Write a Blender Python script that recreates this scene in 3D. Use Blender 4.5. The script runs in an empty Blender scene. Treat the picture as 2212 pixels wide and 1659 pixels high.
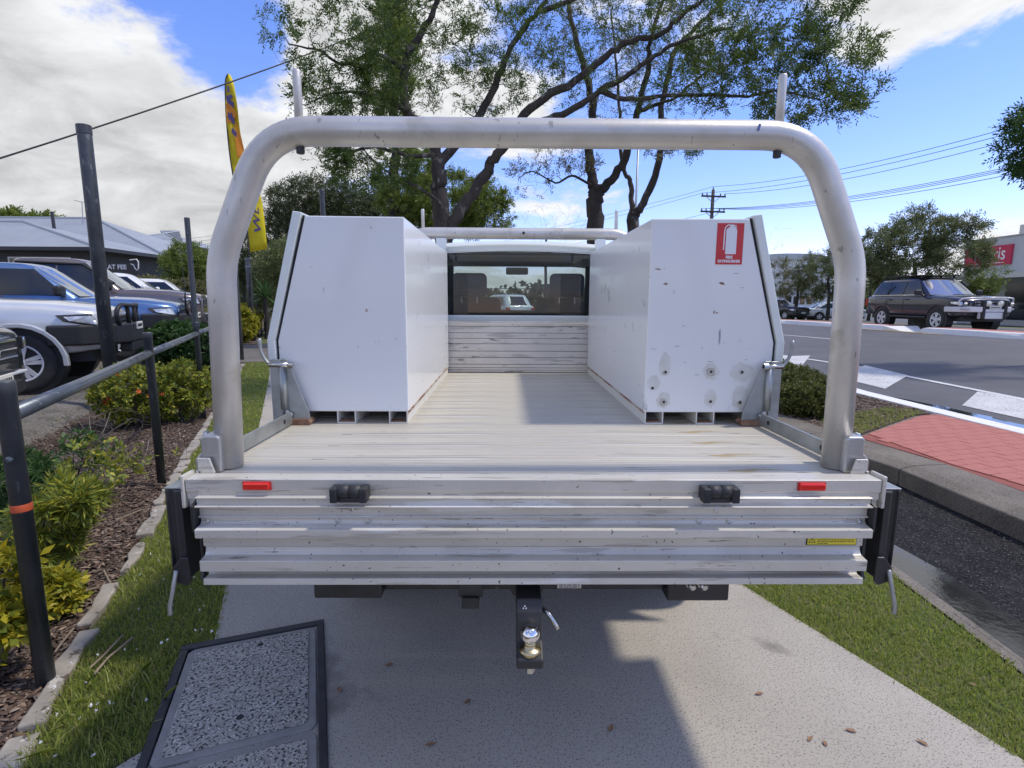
import bpy, math, random
import numpy as np
from mathutils import Vector, Matrix

random.seed(7)
RNG = np.random.default_rng(11)
rad = math.radians
SC = bpy.context.scene
COL = SC.collection

# ------------------------------------------------------------------ camera
CAM_POS = np.array([-0.08, -1.35, 1.40])
F_PX, CXP, CYP = 1159.0, 1106.0, 829.5          # photograph measured at 2212 x 1659
_yaw, _pit, _rol = rad(.7), rad(8.8), rad(.3)
_f = np.array([math.sin(_yaw)*math.cos(_pit), math.cos(_yaw)*math.cos(_pit), -math.sin(_pit)])
_r0 = np.array([math.cos(_yaw), -math.sin(_yaw), 0.0])
_u0 = np.cross(_r0, _f)
_R = _r0*math.cos(_rol) + _u0*math.sin(_rol)
_U = -_r0*math.sin(_rol) + _u0*math.cos(_rol)
cam = bpy.data.cameras.new('camera')
cam_o = bpy.data.objects.new('camera', cam)
COL.objects.link(cam_o)
M = Matrix(((_R[0], _U[0], -_f[0], CAM_POS[0]), (_R[1], _U[1], -_f[1], CAM_POS[1]),
            (_R[2], _U[2], -_f[2], CAM_POS[2]), (0, 0, 0, 1)))
cam_o.matrix_world = M
cam.sensor_width = 36.0
cam.lens = 36.0*F_PX/2212.0
cam.clip_start = 0.05
cam.clip_end = 3000
SC.camera = cam_o

def ray(x, y):
    return _f + _R*(x-CXP)/F_PX - _U*(y-CYP)/F_PX
def atZ(x, y, z=0.0):
    d = ray(x, y); return CAM_POS + d*(z-CAM_POS[2])/d[2]
def atY(x, y, Y):
    d = ray(x, y); return CAM_POS + d*(Y-CAM_POS[1])/d[1]
def atD(x, y, D):
    d = ray(x, y); return CAM_POS + d*D/math.hypot(d[0], d[1])

# ------------------------------------------------------------------ sun, sky
SUN = Vector((0.60, 0.02, 1.0)).normalized()
sun = bpy.data.lights.new('sun', 'SUN')
sun.energy = 2.3
sun.angle = rad(4.0)
sun.color = (1.0, 0.93, 0.82)
sun_o = bpy.data.objects.new('sun', sun)
COL.objects.link(sun_o)
sun_o.location = (6, 5, 20)
sun_o.rotation_euler = SUN.to_track_quat('Z', 'Y').to_euler()

W = bpy.data.worlds.new('World'); SC.world = W; W.use_nodes = True
def build_sky():
    nt = W.node_tree; N = nt.nodes; L = nt.links
    N.clear()
    def nd(t, **k):
        n = N.new(t)
        for a, b in k.items(): setattr(n, a, b)
        return n
    def mth(op, a, b=None, c=None, clamp=False):
        n = nd('ShaderNodeMath', operation=op, use_clamp=clamp)
        for i, v in enumerate((a, b, c)):
            if v is None: continue
            if isinstance(v, (int, float)): n.inputs[i].default_value = v
            else: L.new(v, n.inputs[i])
        return n.outputs[0]
    out = nd('ShaderNodeOutputWorld'); bg = nd('ShaderNodeBackground')
    bg.inputs[1].default_value = 0.15
    sky = nd('ShaderNodeTexSky', sky_type='NISHITA', sun_disc=False)
    sky.sun_elevation = math.asin(SUN.z); sky.sun_rotation = math.atan2(SUN.x, SUN.y)
    sky.air_density = 1.0; sky.dust_density = .1; sky.ozone_density = 3.0
    tc = nd('ShaderNodeTexCoord')
    nrm = nd('ShaderNodeVectorMath', operation='NORMALIZE'); L.new(tc.outputs['Generated'], nrm.inputs[0])
    d = nrm.outputs[0]
    sp = nd('ShaderNodeSeparateXYZ'); L.new(d, sp.inputs[0])
    den = mth('ADD', mth('MAXIMUM', sp.outputs[2], 0.0), 0.35)
    cb = nd('ShaderNodeCombineXYZ')
    L.new(mth('DIVIDE', sp.outputs[0], den), cb.inputs[0]); L.new(mth('DIVIDE', sp.outputs[1], den), cb.inputs[1])
    L.new(mth('MULTIPLY', sp.outputs[2], 1.6), cb.inputs[2])
    def noise(vec, sc, det, ro=.55, dist=0.0, off=(0, 0, 0)):
        mp = nd('ShaderNodeMapping'); L.new(vec, mp.inputs[0]); mp.inputs[1].default_value = off
        n = nd('ShaderNodeTexNoise'); L.new(mp.outputs[0], n.inputs[0])
        n.inputs['Scale'].default_value = sc; n.inputs['Detail'].default_value = det
        n.inputs['Roughness'].default_value = ro; n.inputs['Distortion'].default_value = dist
        return n.outputs[0]
    base = noise(cb.outputs[0], 2.6, 11, .62, .35, (3.1, .4, 0))
    big = noise(cb.outputs[0], .8, 3, .5, 0, (1.3, 7.7, 0))
    cov = mth('MULTIPLY_ADD', big, .45, mth('MULTIPLY_ADD', base, .75, .045))
    # large cloud banks and the blue gaps between them, as directions in the sky
    lobes = [((60, 120), 26, .20), ((230, 420), 20, .14), ((620, 420), 14, .10), ((60, 560), 14, .04),
             ((390, 100), 11, -.20), ((560, 190), 8, -.10), ((480, 40), 7, -.10),
             ((760, 40), 15, .06), ((2150, 50), 15, .20), ((1950, 70), 8, .08), ((1890, 420), 6, .16), ((2110, 400), 7, .13), ((1720, 470), 6, .14), ((1700, 350), 4, .08), ((2190, 470), 6, .14),
             ((1990, 250), 15, -.25), ((1650, 400), 12, -.20), ((2180, 270), 10, -.16), ((1250, 400), 13, .06),
             ((1400, 120), 14, -.05)]
    for (px, wdeg, amt) in lobes:
        c = ray(*px); c = c/np.linalg.norm(c)
        dt = nd('ShaderNodeVectorMath', operation='DOT_PRODUCT'); L.new(d, dt.inputs[0]); dt.inputs[1].default_value = c
        mr = nd('ShaderNodeMapRange', interpolation_type='SMOOTHSTEP', clamp=True)
        L.new(dt.outputs['Value'], mr.inputs[0])
        mr.inputs[1].default_value = math.cos(rad(wdeg)); mr.inputs[2].default_value = math.cos(rad(wdeg*.25))
        mr.inputs[3].default_value = 0; mr.inputs[4].default_value = amt
        cov = mth('ADD', cov, mr.outputs[0])
    edge = nd('ShaderNodeMapRange', interpolation_type='SMOOTHSTEP', clamp=True); L.new(cov, edge.inputs[0])
    edge.inputs[1].default_value = .61; edge.inputs[2].default_value = .72
    # shading inside the clouds: bright tops, greyer thick parts
    sh = noise(cb.outputs[0], 3.6, 9, .62, .5, (9.1, 2.4, 1.0))
    thick = nd('ShaderNodeMapRange', clamp=True); L.new(cov, thick.inputs[0])
    thick.inputs[1].default_value = .72; thick.inputs[2].default_value = 1.0
    lum = mth('MULTIPLY_ADD', sh, 4.6, mth('MULTIPLY_ADD', thick.outputs[0], -1.2, 2.25))
    cc = nd('ShaderNodeVectorMath', operation='SCALE'); cc.inputs[0].default_value = (.985, .995, 1.01); L.new(lum, cc.inputs['Scale'])
    mx = nd('ShaderNodeMix', data_type='RGBA')
    # slightly richer blue, as the photograph shows it
    hs = nd('ShaderNodeHueSaturation'); hs.inputs['Saturation'].default_value = 1.17; hs.inputs['Value'].default_value = 1.22
    L.new(sky.outputs[0], hs.inputs['Color'])
    tn = nd('ShaderNodeVectorMath', operation='MULTIPLY'); L.new(hs.outputs[0], tn.inputs[0]); tn.inputs[1].default_value = (1.0, .82, 1.06)
    L.new(edge.outputs[0], mx.inputs[0]); L.new(tn.outputs[0], mx.inputs[6]); L.new(cc.outputs[0], mx.inputs[7])
    L.new(mx.outputs[2], bg.inputs[0]); L.new(bg.outputs[0], out.inputs[0])
build_sky()
SC.view_settings.view_transform = 'Standard'
SC.view_settings.look = 'None'
SC.view_settings.gamma = 1.0
SC.view_settings.use_curve_mapping = False
SC.view_settings.exposure = 0.40
SC.cycles.use_denoising = True
SC.cycles.max_bounces = 8
SC.cycles.transparent_max_bounces = 12

# ------------------------------------------------------------------ helpers
def tag(o, label=None, cat=None, group=None, kind=None):
    if label: o['label'] = label
    if cat: o['category'] = cat
    if group: o['group'] = group
    if kind: o['kind'] = kind
    return o
def empty(name, loc=(0, 0, 0), rz=0.0, label=None, cat=None, group=None):
    o = bpy.data.objects.new(name, None); COL.objects.link(o)
    o.empty_display_size = .2
    o.location = loc; o.rotation_euler = (0, 0, rz)
    return tag(o, label, cat, group)
def copy_tree(o, parent=None):
    c = o.copy(); COL.objects.link(c); c.parent = parent
    for ch in list(o.children): copy_tree(ch, c)
    return c
def link_mesh(name, me, m=None, parent=None, bevel=0, seg=2, subsurf=0, smooth=False, ang=35):
    o = bpy.data.objects.new(name, me); COL.objects.link(o)
    if m is not None:
        for x in (m if isinstance(m, (list, tuple)) else [m]): me.materials.append(x)
    if parent: o.parent = parent
    if smooth: me.polygons.foreach_set('use_smooth', [True]*len(me.polygons))
    if subsurf:
        s = o.modifiers.new('subdivision', 'SUBSURF'); s.levels = subsurf; s.render_levels = subsurf
    if bevel:
        b = o.modifiers.new('bevel', 'BEVEL'); b.width = bevel; b.segments = seg; b.limit_method = 'ANGLE'; b.angle_limit = rad(ang)
    return o
def np_mesh(name, V, Q):
    """vertices (n,3) and faces (m,k) arrays to a mesh"""
    V = np.asarray(V, np.float32); Q = np.asarray(Q, np.int32)
    me = bpy.data.meshes.new(name); k = Q.shape[1]
    me.vertices.add(len(V)); me.vertices.foreach_set('co', V.ravel())
    me.loops.add(Q.size); me.loops.foreach_set('vertex_index', Q.ravel())
    me.polygons.add(len(Q)); me.polygons.foreach_set('loop_start', np.arange(0, Q.size, k, dtype=np.int32))
    me.polygons.foreach_set('loop_total', np.full(len(Q), k, np.int32))
    me.update(calc_edges=True); me.validate()
    return me
class MB:
    def __init__(s): s.v = []; s.f = []; s.m = []
    def add(s, vs, fs, mi=0):
        b = len(s.v); s.v += [tuple(map(float, v)) for v in vs]; s.f += [tuple(b+i for i in f) for f in fs]; s.m += [mi]*len(fs); return s
    def box(s, x0, x1, y0, y1, z0, z1, mi=0):
        return s.add([(x0, y0, z0), (x1, y0, z0), (x1, y1, z0), (x0, y1, z0), (x0, y0, z1), (x1, y0, z1), (x1, y1, z1), (x0, y1, z1)],
                     [(0, 3, 2, 1), (4, 5, 6, 7), (0, 1, 5, 4), (1, 2, 6, 5), (2, 3, 7, 6), (3, 0, 4, 7)], mi)
    def obox(s, c, sx, sy, sz, rz=0.0, rx=0.0, ry=0.0, mi=0):
        m = Matrix.Rotation(rz, 3, 'Z') @ Matrix.Rotation(ry, 3, 'Y') @ Matrix.Rotation(rx, 3, 'X')
        vs = [m @ Vector((a*sx/2, b*sy/2, e*sz/2)) + Vector(c) for e in (-1, 1) for (a, b) in ((-1, -1), (1, -1), (1, 1), (-1, 1))]
        return s.add(vs, [(0, 3, 2, 1), (4, 5, 6, 7), (0, 1, 5, 4), (1, 2, 6, 5), (2, 3, 7, 6), (3, 0, 4, 7)], mi)
    def tube(s, pts, r, n=10, cap=True, mi=0):
        P = [Vector(p) for p in pts]; k = len(P)
        rs = r if isinstance(r, (list, tuple)) else [r]*k
        t0 = (P[1]-P[0]).normalized()
        a = Vector((0, 0, 1)) if abs(t0.z) < .9 else Vector((1, 0, 0))
        u = t0.cross(a).normalized(); vs = []; pt = t0
        for i, p in enumerate(P):
            t = (P[min(i+1, k-1)]-P[max(i-1, 0)])
            t = t.normalized() if t.length > 1e-9 else pt
            u = (u - t*u.dot(t)); u = u.normalized() if u.length > 1e-6 else t.orthogonal().normalized()
            w = t.cross(u); pt = t
            for j in range(n):
                an = 2*math.pi*j/n; vs.append(p+(u*math.cos(an)+w*math.sin(an))*rs[i])
        fs = [(i*n+j, i*n+(j+1) % n, (i+1)*n+(j+1) % n, (i+1)*n+j) for i in range(k-1) for j in range(n)]
        if cap: fs += [tuple(range(n-1, -1, -1)), tuple((k-1)*n+j for j in range(n))]
        return s.add(vs, fs, mi)
    def lathe(s, prof, n=20, c=(0, 0, 0), axis='Z', mi=0, cap=(True, True)):
        vs = []
        for (r, h) in prof:
            for j in range(n):
                a = 2*math.pi*j/n; x, y = r*math.cos(a), r*math.sin(a)
                v = {'Z': (x, y, h), 'Y': (x, h, y), 'X': (h, x, y)}[axis]
                vs.append((v[0]+c[0], v[1]+c[1], v[2]+c[2]))
        k = len(prof)
        fs = [(i*n+j, i*n+(j+1) % n, (i+1)*n+(j+1) % n, (i+1)*n+j) for i in range(k-1) for j in range(n)]
        if cap[0]: fs.append(tuple(range(n-1, -1, -1)))
        if cap[1]: fs.append(tuple((k-1)*n+j for j in range(n)))
        return s.add(vs, fs, mi)
    def prism(s, poly, a0, a1, axis='Y', mi=0):
        """poly of 2D points: axis Y -> (x,z); axis X -> (y,z); axis Z -> (x,y)"""
        k = len(poly)
        def mk(p, a): return {'Y': (p[0], a, p[1]), 'X': (a, p[0], p[1]), 'Z': (p[0], p[1], a)}[axis]
        vs = [mk(p, a0) for p in poly]+[mk(p, a1) for p in poly]
        fs = [(i, (i+1) % k, k+(i+1) % k, k+i) for i in range(k)]+[tuple(range(k-1, -1, -1)), tuple(range(k, 2*k))]
        return s.add(vs, fs, mi)
    def mesh(s, name):
        me = bpy.data.meshes.new(name); me.from_pydata(s.v, [], s.f)
        me.polygons.foreach_set('material_index', s.m)
        import bmesh
        bm = bmesh.new(); bm.from_mesh(me); bmesh.ops.recalc_face_normals(bm, faces=bm.faces); bm.to_mesh(me); bm.free()
        return me
    def build(s, name, m=None, parent=None, **k):
        return link_mesh(name, s.mesh(name), m, parent, **k)
def fillet(pts, r, n=6):
    P = [Vector(p) for p in pts]; out = [P[0]]
    for i in range(1, len(P)-1):
        a, b, c = P[i-1], P[i], P[i+1]
        d1, d2 = (a-b), (c-b); q = min(r, d1.length*.48, d2.length*.48)
        s, e = b+d1.normalized()*q, b+d2.normalized()*q
        for j in range(n+1):
            t = j/n; out.append(s*(1-t)**2+b*2*t*(1-t)+e*t*t)
    out.append(P[-1]); return out
def smooth_path(pts, n=4):
    P = [np.array(p, float) for p in pts]; P = [2*P[0]-P[1]]+P+[2*P[-1]-P[-2]]; out = []
    for i in range(1, len(P)-2):
        for j in range(n):
            t = j/n; a, b, c, d = P[i-1], P[i], P[i+1], P[i+2]
            out.append(.5*((2*b)+(c-a)*t+(2*a-5*b+4*c-d)*t*t+(3*b-a-3*c+d)*t**3))
    out.append(P[-2]); return out
def text_mesh(txt, size=1.0, depth=0.0, align='CENTER', shear=0.0, bold=0.0):
    cu = bpy.data.curves.new('text', 'FONT'); cu.body = txt; cu.size = size; cu.extrude = depth; cu.align_x = align; cu.align_y = 'CENTER'
    cu.shear = shear; cu.offset = bold; cu.resolution_u = 3
    o = bpy.data.objects.new('text', cu); COL.objects.link(o)
    dg = bpy.context.evaluated_depsgraph_get()
    me = bpy.data.meshes.new_from_object(o.evaluated_get(dg)); bpy.data.objects.remove(o); bpy.data.curves.remove(cu)
    return me

# ------------------------------------------------------------------ materials
MATS = {}
def new_mat(name):
    m = bpy.data.materials.new(name); m.use_nodes = True; MATS[name] = m
    nt = m.node_tree; return m, nt, nt.nodes['Principled BSDF']
def rgba(c): return (c[0], c[1], c[2], 1.0)
def mat(name, col, rough=.6, metal=0.0, col2=None, scale=8.0, detail=5, lo=.35, hi=.65, stretch=(1, 1, 1), spots=None, bump=0.0, bscale=None, bdist=.01,
        coat=0.0, spec=.5, trans=0.0, emit=None, alpha=1.0, rvar=0.0, isl=None, streak=None):
    """Principled material: base colour varied by noise, optional speckle spots [(colour, scale, threshold)], fine bump"""
    if name in MATS: return MATS[name]
    m, nt, b = new_mat(name); N = nt.nodes; L = nt.links
    b.inputs['Roughness'].default_value = rough; b.inputs['Metallic'].default_value = metal
    b.inputs['Specular IOR Level'].default_value = spec
    b.inputs['Coat Weight'].default_value = coat; b.inputs['Coat Roughness'].default_value = .05
    b.inputs['Base Color'].default_value = rgba(col)
    tc = N.new('ShaderNodeTexCoord'); mp = N.new('ShaderNodeMapping'); L.new(tc.outputs['Object'], mp.inputs[0]); mp.inputs['Scale'].default_value = stretch
    cur = None
    def nz(sc, dt, src=mp, ro=.55):
        n = N.new('ShaderNodeTexNoise'); L.new(src.outputs[0], n.inputs[0]); n.inputs['Scale'].default_value = sc; n.inputs['Detail'].default_value = dt; n.inputs['Roughness'].default_value = ro; return n
    def rng(o, a, c, t0=0, t1=1):
        r = N.new('ShaderNodeMapRange'); L.new(o, r.inputs[0]); r.inputs[1].default_value = a; r.inputs[2].default_value = c; r.inputs[3].default_value = t0; r.inputs[4].default_value = t1; return r.outputs[0]
    def mix(f, a, c):
        x = N.new('ShaderNodeMix'); x.data_type = 'RGBA'; L.new(f, x.inputs[0])
        for i, q in ((6, a), (7, c)):
            if isinstance(q, tuple): x.inputs[i].default_value = rgba(q)
            else: L.new(q, x.inputs[i])
        return x.outputs[2]
    cur = tuple(col)
    if col2 is not None:
        n = nz(scale, detail); cur = mix(rng(n.outputs[0], lo, hi), cur, tuple(col2))
        if rvar:
            L.new(rng(n.outputs[0], .3, .7, rough-rvar, rough+rvar), b.inputs['Roughness'])
    if isl:
        g = N.new('ShaderNodeNewGeometry'); r = N.new('ShaderNodeValToRGB'); L.new(g.outputs['Random Per Island'], r.inputs[0])
        els = r.color_ramp.elements
        for i, c in enumerate(isl):
            e = els[i] if i < 2 else els.new(1.0)
            e.position = i/max(1, len(isl)-1); e.color = rgba(c)
        cur = r.outputs[0]
    for sp in (spots or []):
        c, sc, th = sp[:3]; st = sp[3] if len(sp) > 3 else None; dt = sp[4] if len(sp) > 4 else 2
        src = mp
        if st:
            src = N.new('ShaderNodeMapping'); L.new(tc.outputs['Object'], src.inputs[0]); src.inputs['Scale'].default_value = st
        n = nz(sc, dt, src); cur = mix(rng(n.outputs[0], th, th+.04), cur, tuple(c))
    if not isinstance(cur, tuple): L.new(cur, b.inputs['Base Color'])
    if bump:
        n = nz(bscale or scale*4, 4); bp = N.new('ShaderNodeBump'); bp.inputs['Strength'].default_value = bump; bp.inputs['Distance'].default_value = bdist
        L.new(n.outputs[0], bp.inputs['Height']); L.new(bp.outputs[0], b.inputs['Normal'])
    if trans:
        t = N.new('ShaderNodeBsdfTranslucent'); x = N.new('ShaderNodeMixShader'); x.inputs[0].default_value = trans
        if isinstance(cur, tuple): t.inputs[0].default_value = rgba(cur)
        else: L.new(cur, t.inputs[0])
        L.new(b.outputs[0], x.inputs[1]); L.new(t.outputs[0], x.inputs[2]); L.new(x.outputs[0], N['Material Output'].inputs[0])
    if emit:
        b.inputs['Emission Color'].default_value = rgba(emit[0]); b.inputs['Emission Strength'].default_value = emit[1]
    return m
def glass_mat(name, tint, gloss=1.0):
    if name in MATS: return MATS[name]
    m, nt, b = new_mat(name); N = nt.nodes; L = nt.links
    tr = N.new('ShaderNodeBsdfTransparent'); tr.inputs[0].default_value = rgba(tint)
    gl = N.new('ShaderNodeBsdfGlossy'); gl.inputs['Roughness'].default_value = .02; gl.inputs[0].default_value = (gloss, gloss, gloss, 1)
    fr = N.new('ShaderNodeFresnel'); fr.inputs[0].default_value = 1.5
    x = N.new('ShaderNodeMixShader'); L.new(fr.outputs[0], x.inputs[0]); L.new(tr.outputs[0], x.inputs[1]); L.new(gl.outputs[0], x.inputs[2])
    L.new(x.outputs[0], N['Material Output'].inputs[0]); return m
def add_wave_bump(m, scale, axis='Y', strength=.4, dist=.004, profile='SIN'):
    nt = m.node_tree; N = nt.nodes; L = nt.links; b = N['Principled BSDF']
    tc = N.new('ShaderNodeTexCoord'); w = N.new('ShaderNodeTexWave'); w.bands_direction = axis; w.wave_profile = profile
    w.inputs['Scale'].default_value = scale; L.new(tc.outputs['Object'], w.inputs[0])
    bp = N.new('ShaderNodeBump'); bp.inputs['Strength'].default_value = strength; bp.inputs['Distance'].default_value = dist
    L.new(w.outputs[1], bp.inputs['Height'])
    src = b.inputs['Normal'].links
    if src: L.new(src[0].from_socket, bp.inputs['Normal'])
    L.new(bp.outputs[0], b.inputs['Normal']); return m

GRIME = (.10, .09, .075)
m_alu = mat('weathered_aluminium', (.66, .63, .56), .42, .28, (.56, .53, .46), 4, 6, .35, .65, (1, 1, 1), bump=.05, bscale=60,
            spots=[((.70, .685, .65), 12, .60, (.2, 1, 1.5), 5), ((.46, .43, .37), 34, .60, (.10, 1, 1.4), 6), ((.27, .25, .22), 60, .655, (.12, 1, 1.6), 5), ((.09, .085, .08), 90, .69, None, 2)], rvar=.1)
m_deck = mat('worn_aluminium_deck', (.61, .575, .48), .45, .18, (.52, .485, .395), 2.2, 6, .38, .62, (.6, 1.0, 1), bump=.05, bscale=80,
             spots=[((.38, .36, .32), 9, .535, (.12, 12, 1), 6), ((.66, .64, .60), 8, .575, (.15, 10, 1), 5), ((.17, .155, .14), 13, .600, (.09, 14, 1), 6), ((.40, .31, .17), 4, .655, (.6, 2.5, 1), 5),
                    ((.07, .07, .07), 26, .66, (.2, 3, 1), 4)], rvar=.1)
add_wave_bump(m_deck, 24, 'Y', .15, .002)
m_head = mat('scuffed_headboard_paint', (.70, .67, .62), .5, .15, (.60, .57, .53), 5, 5, spots=[((.46, .44, .41), 7, .585, (.35, 1, 2.5), 6), ((.24, .235, .23), 26, .62, (.3, 1, 2.2), 6)])
m_tube = mat('dull_aluminium_tube', (.65, .63, .59), .40, .45, (.53, .51, .465), 7, 6, .35, .65, spots=[((.50, .475, .42), 4, .58, None, 6), ((.36, .34, .31), 46, .655, (1, 1, .3), 4)], bump=.05, bscale=90, rvar=.08)
m_galv = mat('galvanised_steel', (.40, .42, .42), .45, .7, (.30, .32, .31), 14, 4)
m_cast = mat('cast_aluminium_clamp', (.52, .52, .52), .38, .75, (.45, .45, .44), 20, 4)
m_black = mat('black_powder_coat', (.017, .018, .02), .42, 0, (.03, .03, .032), 9, 4, spots=[((.10, .095, .085), 22, .70, None, 4)], rvar=.1)
m_plastic = mat('black_plastic', (.02, .02, .022), .55, 0, (.035, .035, .035), 20, 4)
m_rubber = mat('rubber', (.022, .022, .023), .8, 0, (.035, .034, .033), 12, 4, bump=.2, bscale=80, bdist=.003)
m_steel = mat('zinc_bolt', (.62, .62, .60), .28, 1.0, (.5, .5, .48), 40, 3)
m_chrome = mat('chrome', (.80, .80, .80), .08, 1.0)
m_white = mat('white_toolbox_paint', (.77, .785, .785), .24, 0, (.74, .755, .76), 2.2, 5, .35, .65, coat=.25,
              spots=[((.56, .57, .57), 14, .655, (1, .5, .6), 5), ((.38, .30, .22), 30, .70, None, 4)])
m_seal = mat('black_door_seal', (.02, .02, .025), .7)
m_rust = mat('rusty_foot_steel', (.19, .075, .035), .85, .1, (.33, .24, .17), 18, 6, bump=.3, bscale=60)
m_footw = mat('white_steel_foot', (.66, .65, .60), .5, 0, (.46, .34, .24), 9, 6, .62, .80)
m_cabw = mat('white_cab_paint', (.78, .82, .78), .2, 0, (.75, .79, .75), 2, 3, coat=.6)
m_red = mat('red_reflector', (.75, .02, .012), .2, 0, coat=.6)
m_redst = mat('red_sticker_vinyl', (.62, .035, .04), .4, 0, (.54, .03, .035), 30, 4)
m_whst = mat('white_sticker_print', (.78, .80, .82), .5)
m_yel = mat('yellow_sticker', (.80, .66, .05), .4, 0, (.74, .61, .05), 30, 3)
m_ink = mat('black_print', (.03, .03, .03), .6)
m_stain = mat('cleaned_patch_on_paint', (.60, .60, .55), .5, 0, (.67, .68, .66), 18, 5, .4, .62)
m_stain2 = mat('bare_metal_patch', (.40, .385, .34), .6, 0, (.48, .46, .40), 30, 5)
m_interior = mat('dark_cab_trim', (.055, .055, .06), .7, 0, (.045, .045, .05), 20, 3)
m_seat = mat('grey_seat_cloth', (.07, .072, .08), .9, 0, (.055, .057, .065), 60, 3, bump=.2)
m_rearglass = glass_mat('tinted_rear_glass', (.46, .52, .52))
m_screen = glass_mat('windscreen_glass', (.80, .86, .84))
m_goldplate = mat('zinc_passivated_collar', (.55, .46, .28), .3, 1.0)
# ================================================================== STRUCTURE
TH = rad(22.0)                                     # the footpath runs 22 degrees left of the truck's axis
EN = np.array([math.cos(TH), math.sin(TH)]); ES = np.array([-math.sin(TH), math.cos(TH)])
def ns(n, s, z=0.0):
    p = EN*n+ES*s; return (float(p[0]), float(p[1]), z)
def to_ns(X, Y): return (X*EN[0]+Y*EN[1], X*ES[0]+Y*ES[1])
YK = [-12, 4, 10, 16, 26, 45, 80, 200]
XLk = [5.6, 5.55, 5.75, 4.6, -.6, -11, -29, -92]
YR = [-12, 4, 13, 19, 23.4, 33, 50, 80, 200]
XRk = [14.1, 14.1, 14.2, 13.7, 12.7, 8.6, .5, -14, -74]
def xl(Y): return float(np.interp(Y, YK, XLk))
def xr(Y): return float(np.interp(Y, YR, XRk))
def gz(X, Y):
    a, b = xl(Y), xr(Y)
    if X <= a: return 0.0
    if X <= b: return .42*(X-a)/(b-a)
    return .42 - .42*min(1.0, max(0.0, (X-b-6)/16))
m_conc = mat('footpath_concrete', (.45, .415, .355), .85, 0, (.36, .33, .28), 1.6, 7, .3, .7, bump=.3, bscale=90, bdist=.004,
             spots=[((.28, .255, .215), 130, .575, None, 3), ((.055, .053, .05), 170, .615, None, 2), ((.20, .18, .155), 1.1, .60, None, 8)])
m_kerbc = mat('old_kerb_concrete', (.20, .175, .14), .9, 0, (.135, .118, .095), 3, 6, spots=[((.05, .047, .042), 90, .60, None, 2), ((.30, .275, .23), 120, .63, None, 2)], bump=.3, bscale=70, bdist=.006)
m_kerbw = mat('white_painted_kerb', (.74, .74, .73), .7, 0, (.60, .59, .57), 4, 6, .55, .8, spots=[((.33, .31, .28), 9, .70, None, 6)], bump=.15, bscale=50)
m_asph = mat('dark_lane_asphalt', (.022, .022, .024), .85, 0, (.013, .013, .014), 5, 5, spots=[((.075, .075, .075), 75, .60, None, 2), ((.13, .125, .115), 130, .66, None, 1)], bump=.7, bscale=95, bdist=.012, spec=.12)
m_road = mat('road_asphalt', (.105, .105, .112), .75, 0, (.08, .08, .086), .9, 7, spots=[((.17, .17, .175), 60, .63, None, 2), ((.05, .05, .052), 80, .66, None, 2)], bump=.4, bscale=70, bdist=.006)
m_mark = mat('worn_road_paint', (.60, .60, .59), .7, 0, (.50, .50, .49), 3, 6, spots=[((.16, .16, .165), 34, .60, None, 5)])
m_line = mat('white_road_line', (.66, .66, .65), .7, 0, (.52, .52, .51), 5, 6, spots=[((.18, .18, .185), 40, .66, None, 4)])
m_yline = mat('yellow_road_line', (.60, .44, .14), .7, 0, (.48, .36, .14), 5, 6)
m_wet = mat('wet_gutter', (.018, .018, .02), .08, 0, (.04, .04, .042), 3.5, 6, .4, .65, rvar=.06, spec=.8, bump=.06, bscale=25)
m_water = mat('puddle_water', (.02, .025, .03), .02, 0, spec=.8)
m_soil = mat('garden_soil', (.075, .052, .038), .95, 0, (.13, .095, .07), 14, 7, spots=[((.20, .145, .10), 48, .60, None, 5), ((.035, .026, .02), 40, .64, None, 4)], bump=.9, bscale=60, bdist=.02)
m_turf = mat('turf_soil', (.075, .105, .025), .95, 0, (.13, .125, .055), 7, 7, .35, .7, bump=.8, bscale=70, bdist=.02)
m_ground = mat('rough_ground', (.09, .11, .045), .95, 0, (.13, .12, .07), .15, 8, bump=.5, bscale=3, bdist=.05)
m_gravel = mat('car_yard_gravel', (.17, .155, .13), .9, 0, (.10, .09, .075), 6, 7, spots=[((.34, .32, .28), 40, .62, None, 3), ((.04, .037, .033), 36, .64, None, 3)], bump=.8, bscale=50, bdist=.02)
m_dwet = mat('damp_driveway', (.17, .15, .125), .6, 0, (.11, .10, .085), 1.2, 7, bump=.2, bscale=60)
m_brick = mat('red_paver', (.44, .155, .12), .75, 0, (.37, .125, .095), 2.2, 6, .3, .7, spots=[((.55, .25, .19), 40, .68, None, 4), ((.20, .07, .055), 28, .72, None, 4)], bump=.2, bscale=60)
m_mortar = mat('paver_joint', (.30, .085, .065), .9, 0, (.22, .07, .055), 9, 4)

def sheet(name, poly, z, m, thick=.06, kind='structure', parent=None, **k):
    o = MB().prism([p[:2] for p in poly], z-thick, z, 'Z').build(name, m, parent, **k)
    if kind and not parent: tag(o, kind=kind)
    return o
def strip(name, left, right, m, zoff=0.0, zfun=None, kind='structure', parent=None, cols=2):
    V = []; Q = []
    for i, (a, b) in enumerate(zip(left, right)):
        for j in range(cols):
            t = j/(cols-1); x, y = a[0]+(b[0]-a[0])*t, a[1]+(b[1]-a[1])*t
            V.append((x, y, (zfun(x, y) if zfun else 0)+zoff))
    for i in range(len(left)-1):
        for j in range(cols-1): Q.append((i*cols+j, i*cols+j+1, (i+1)*cols+j+1, (i+1)*cols+j))
    o = link_mesh(name, np_mesh(name, V, Q), m, parent)
    if kind and not parent: tag(o, kind=kind)
    return o
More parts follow.
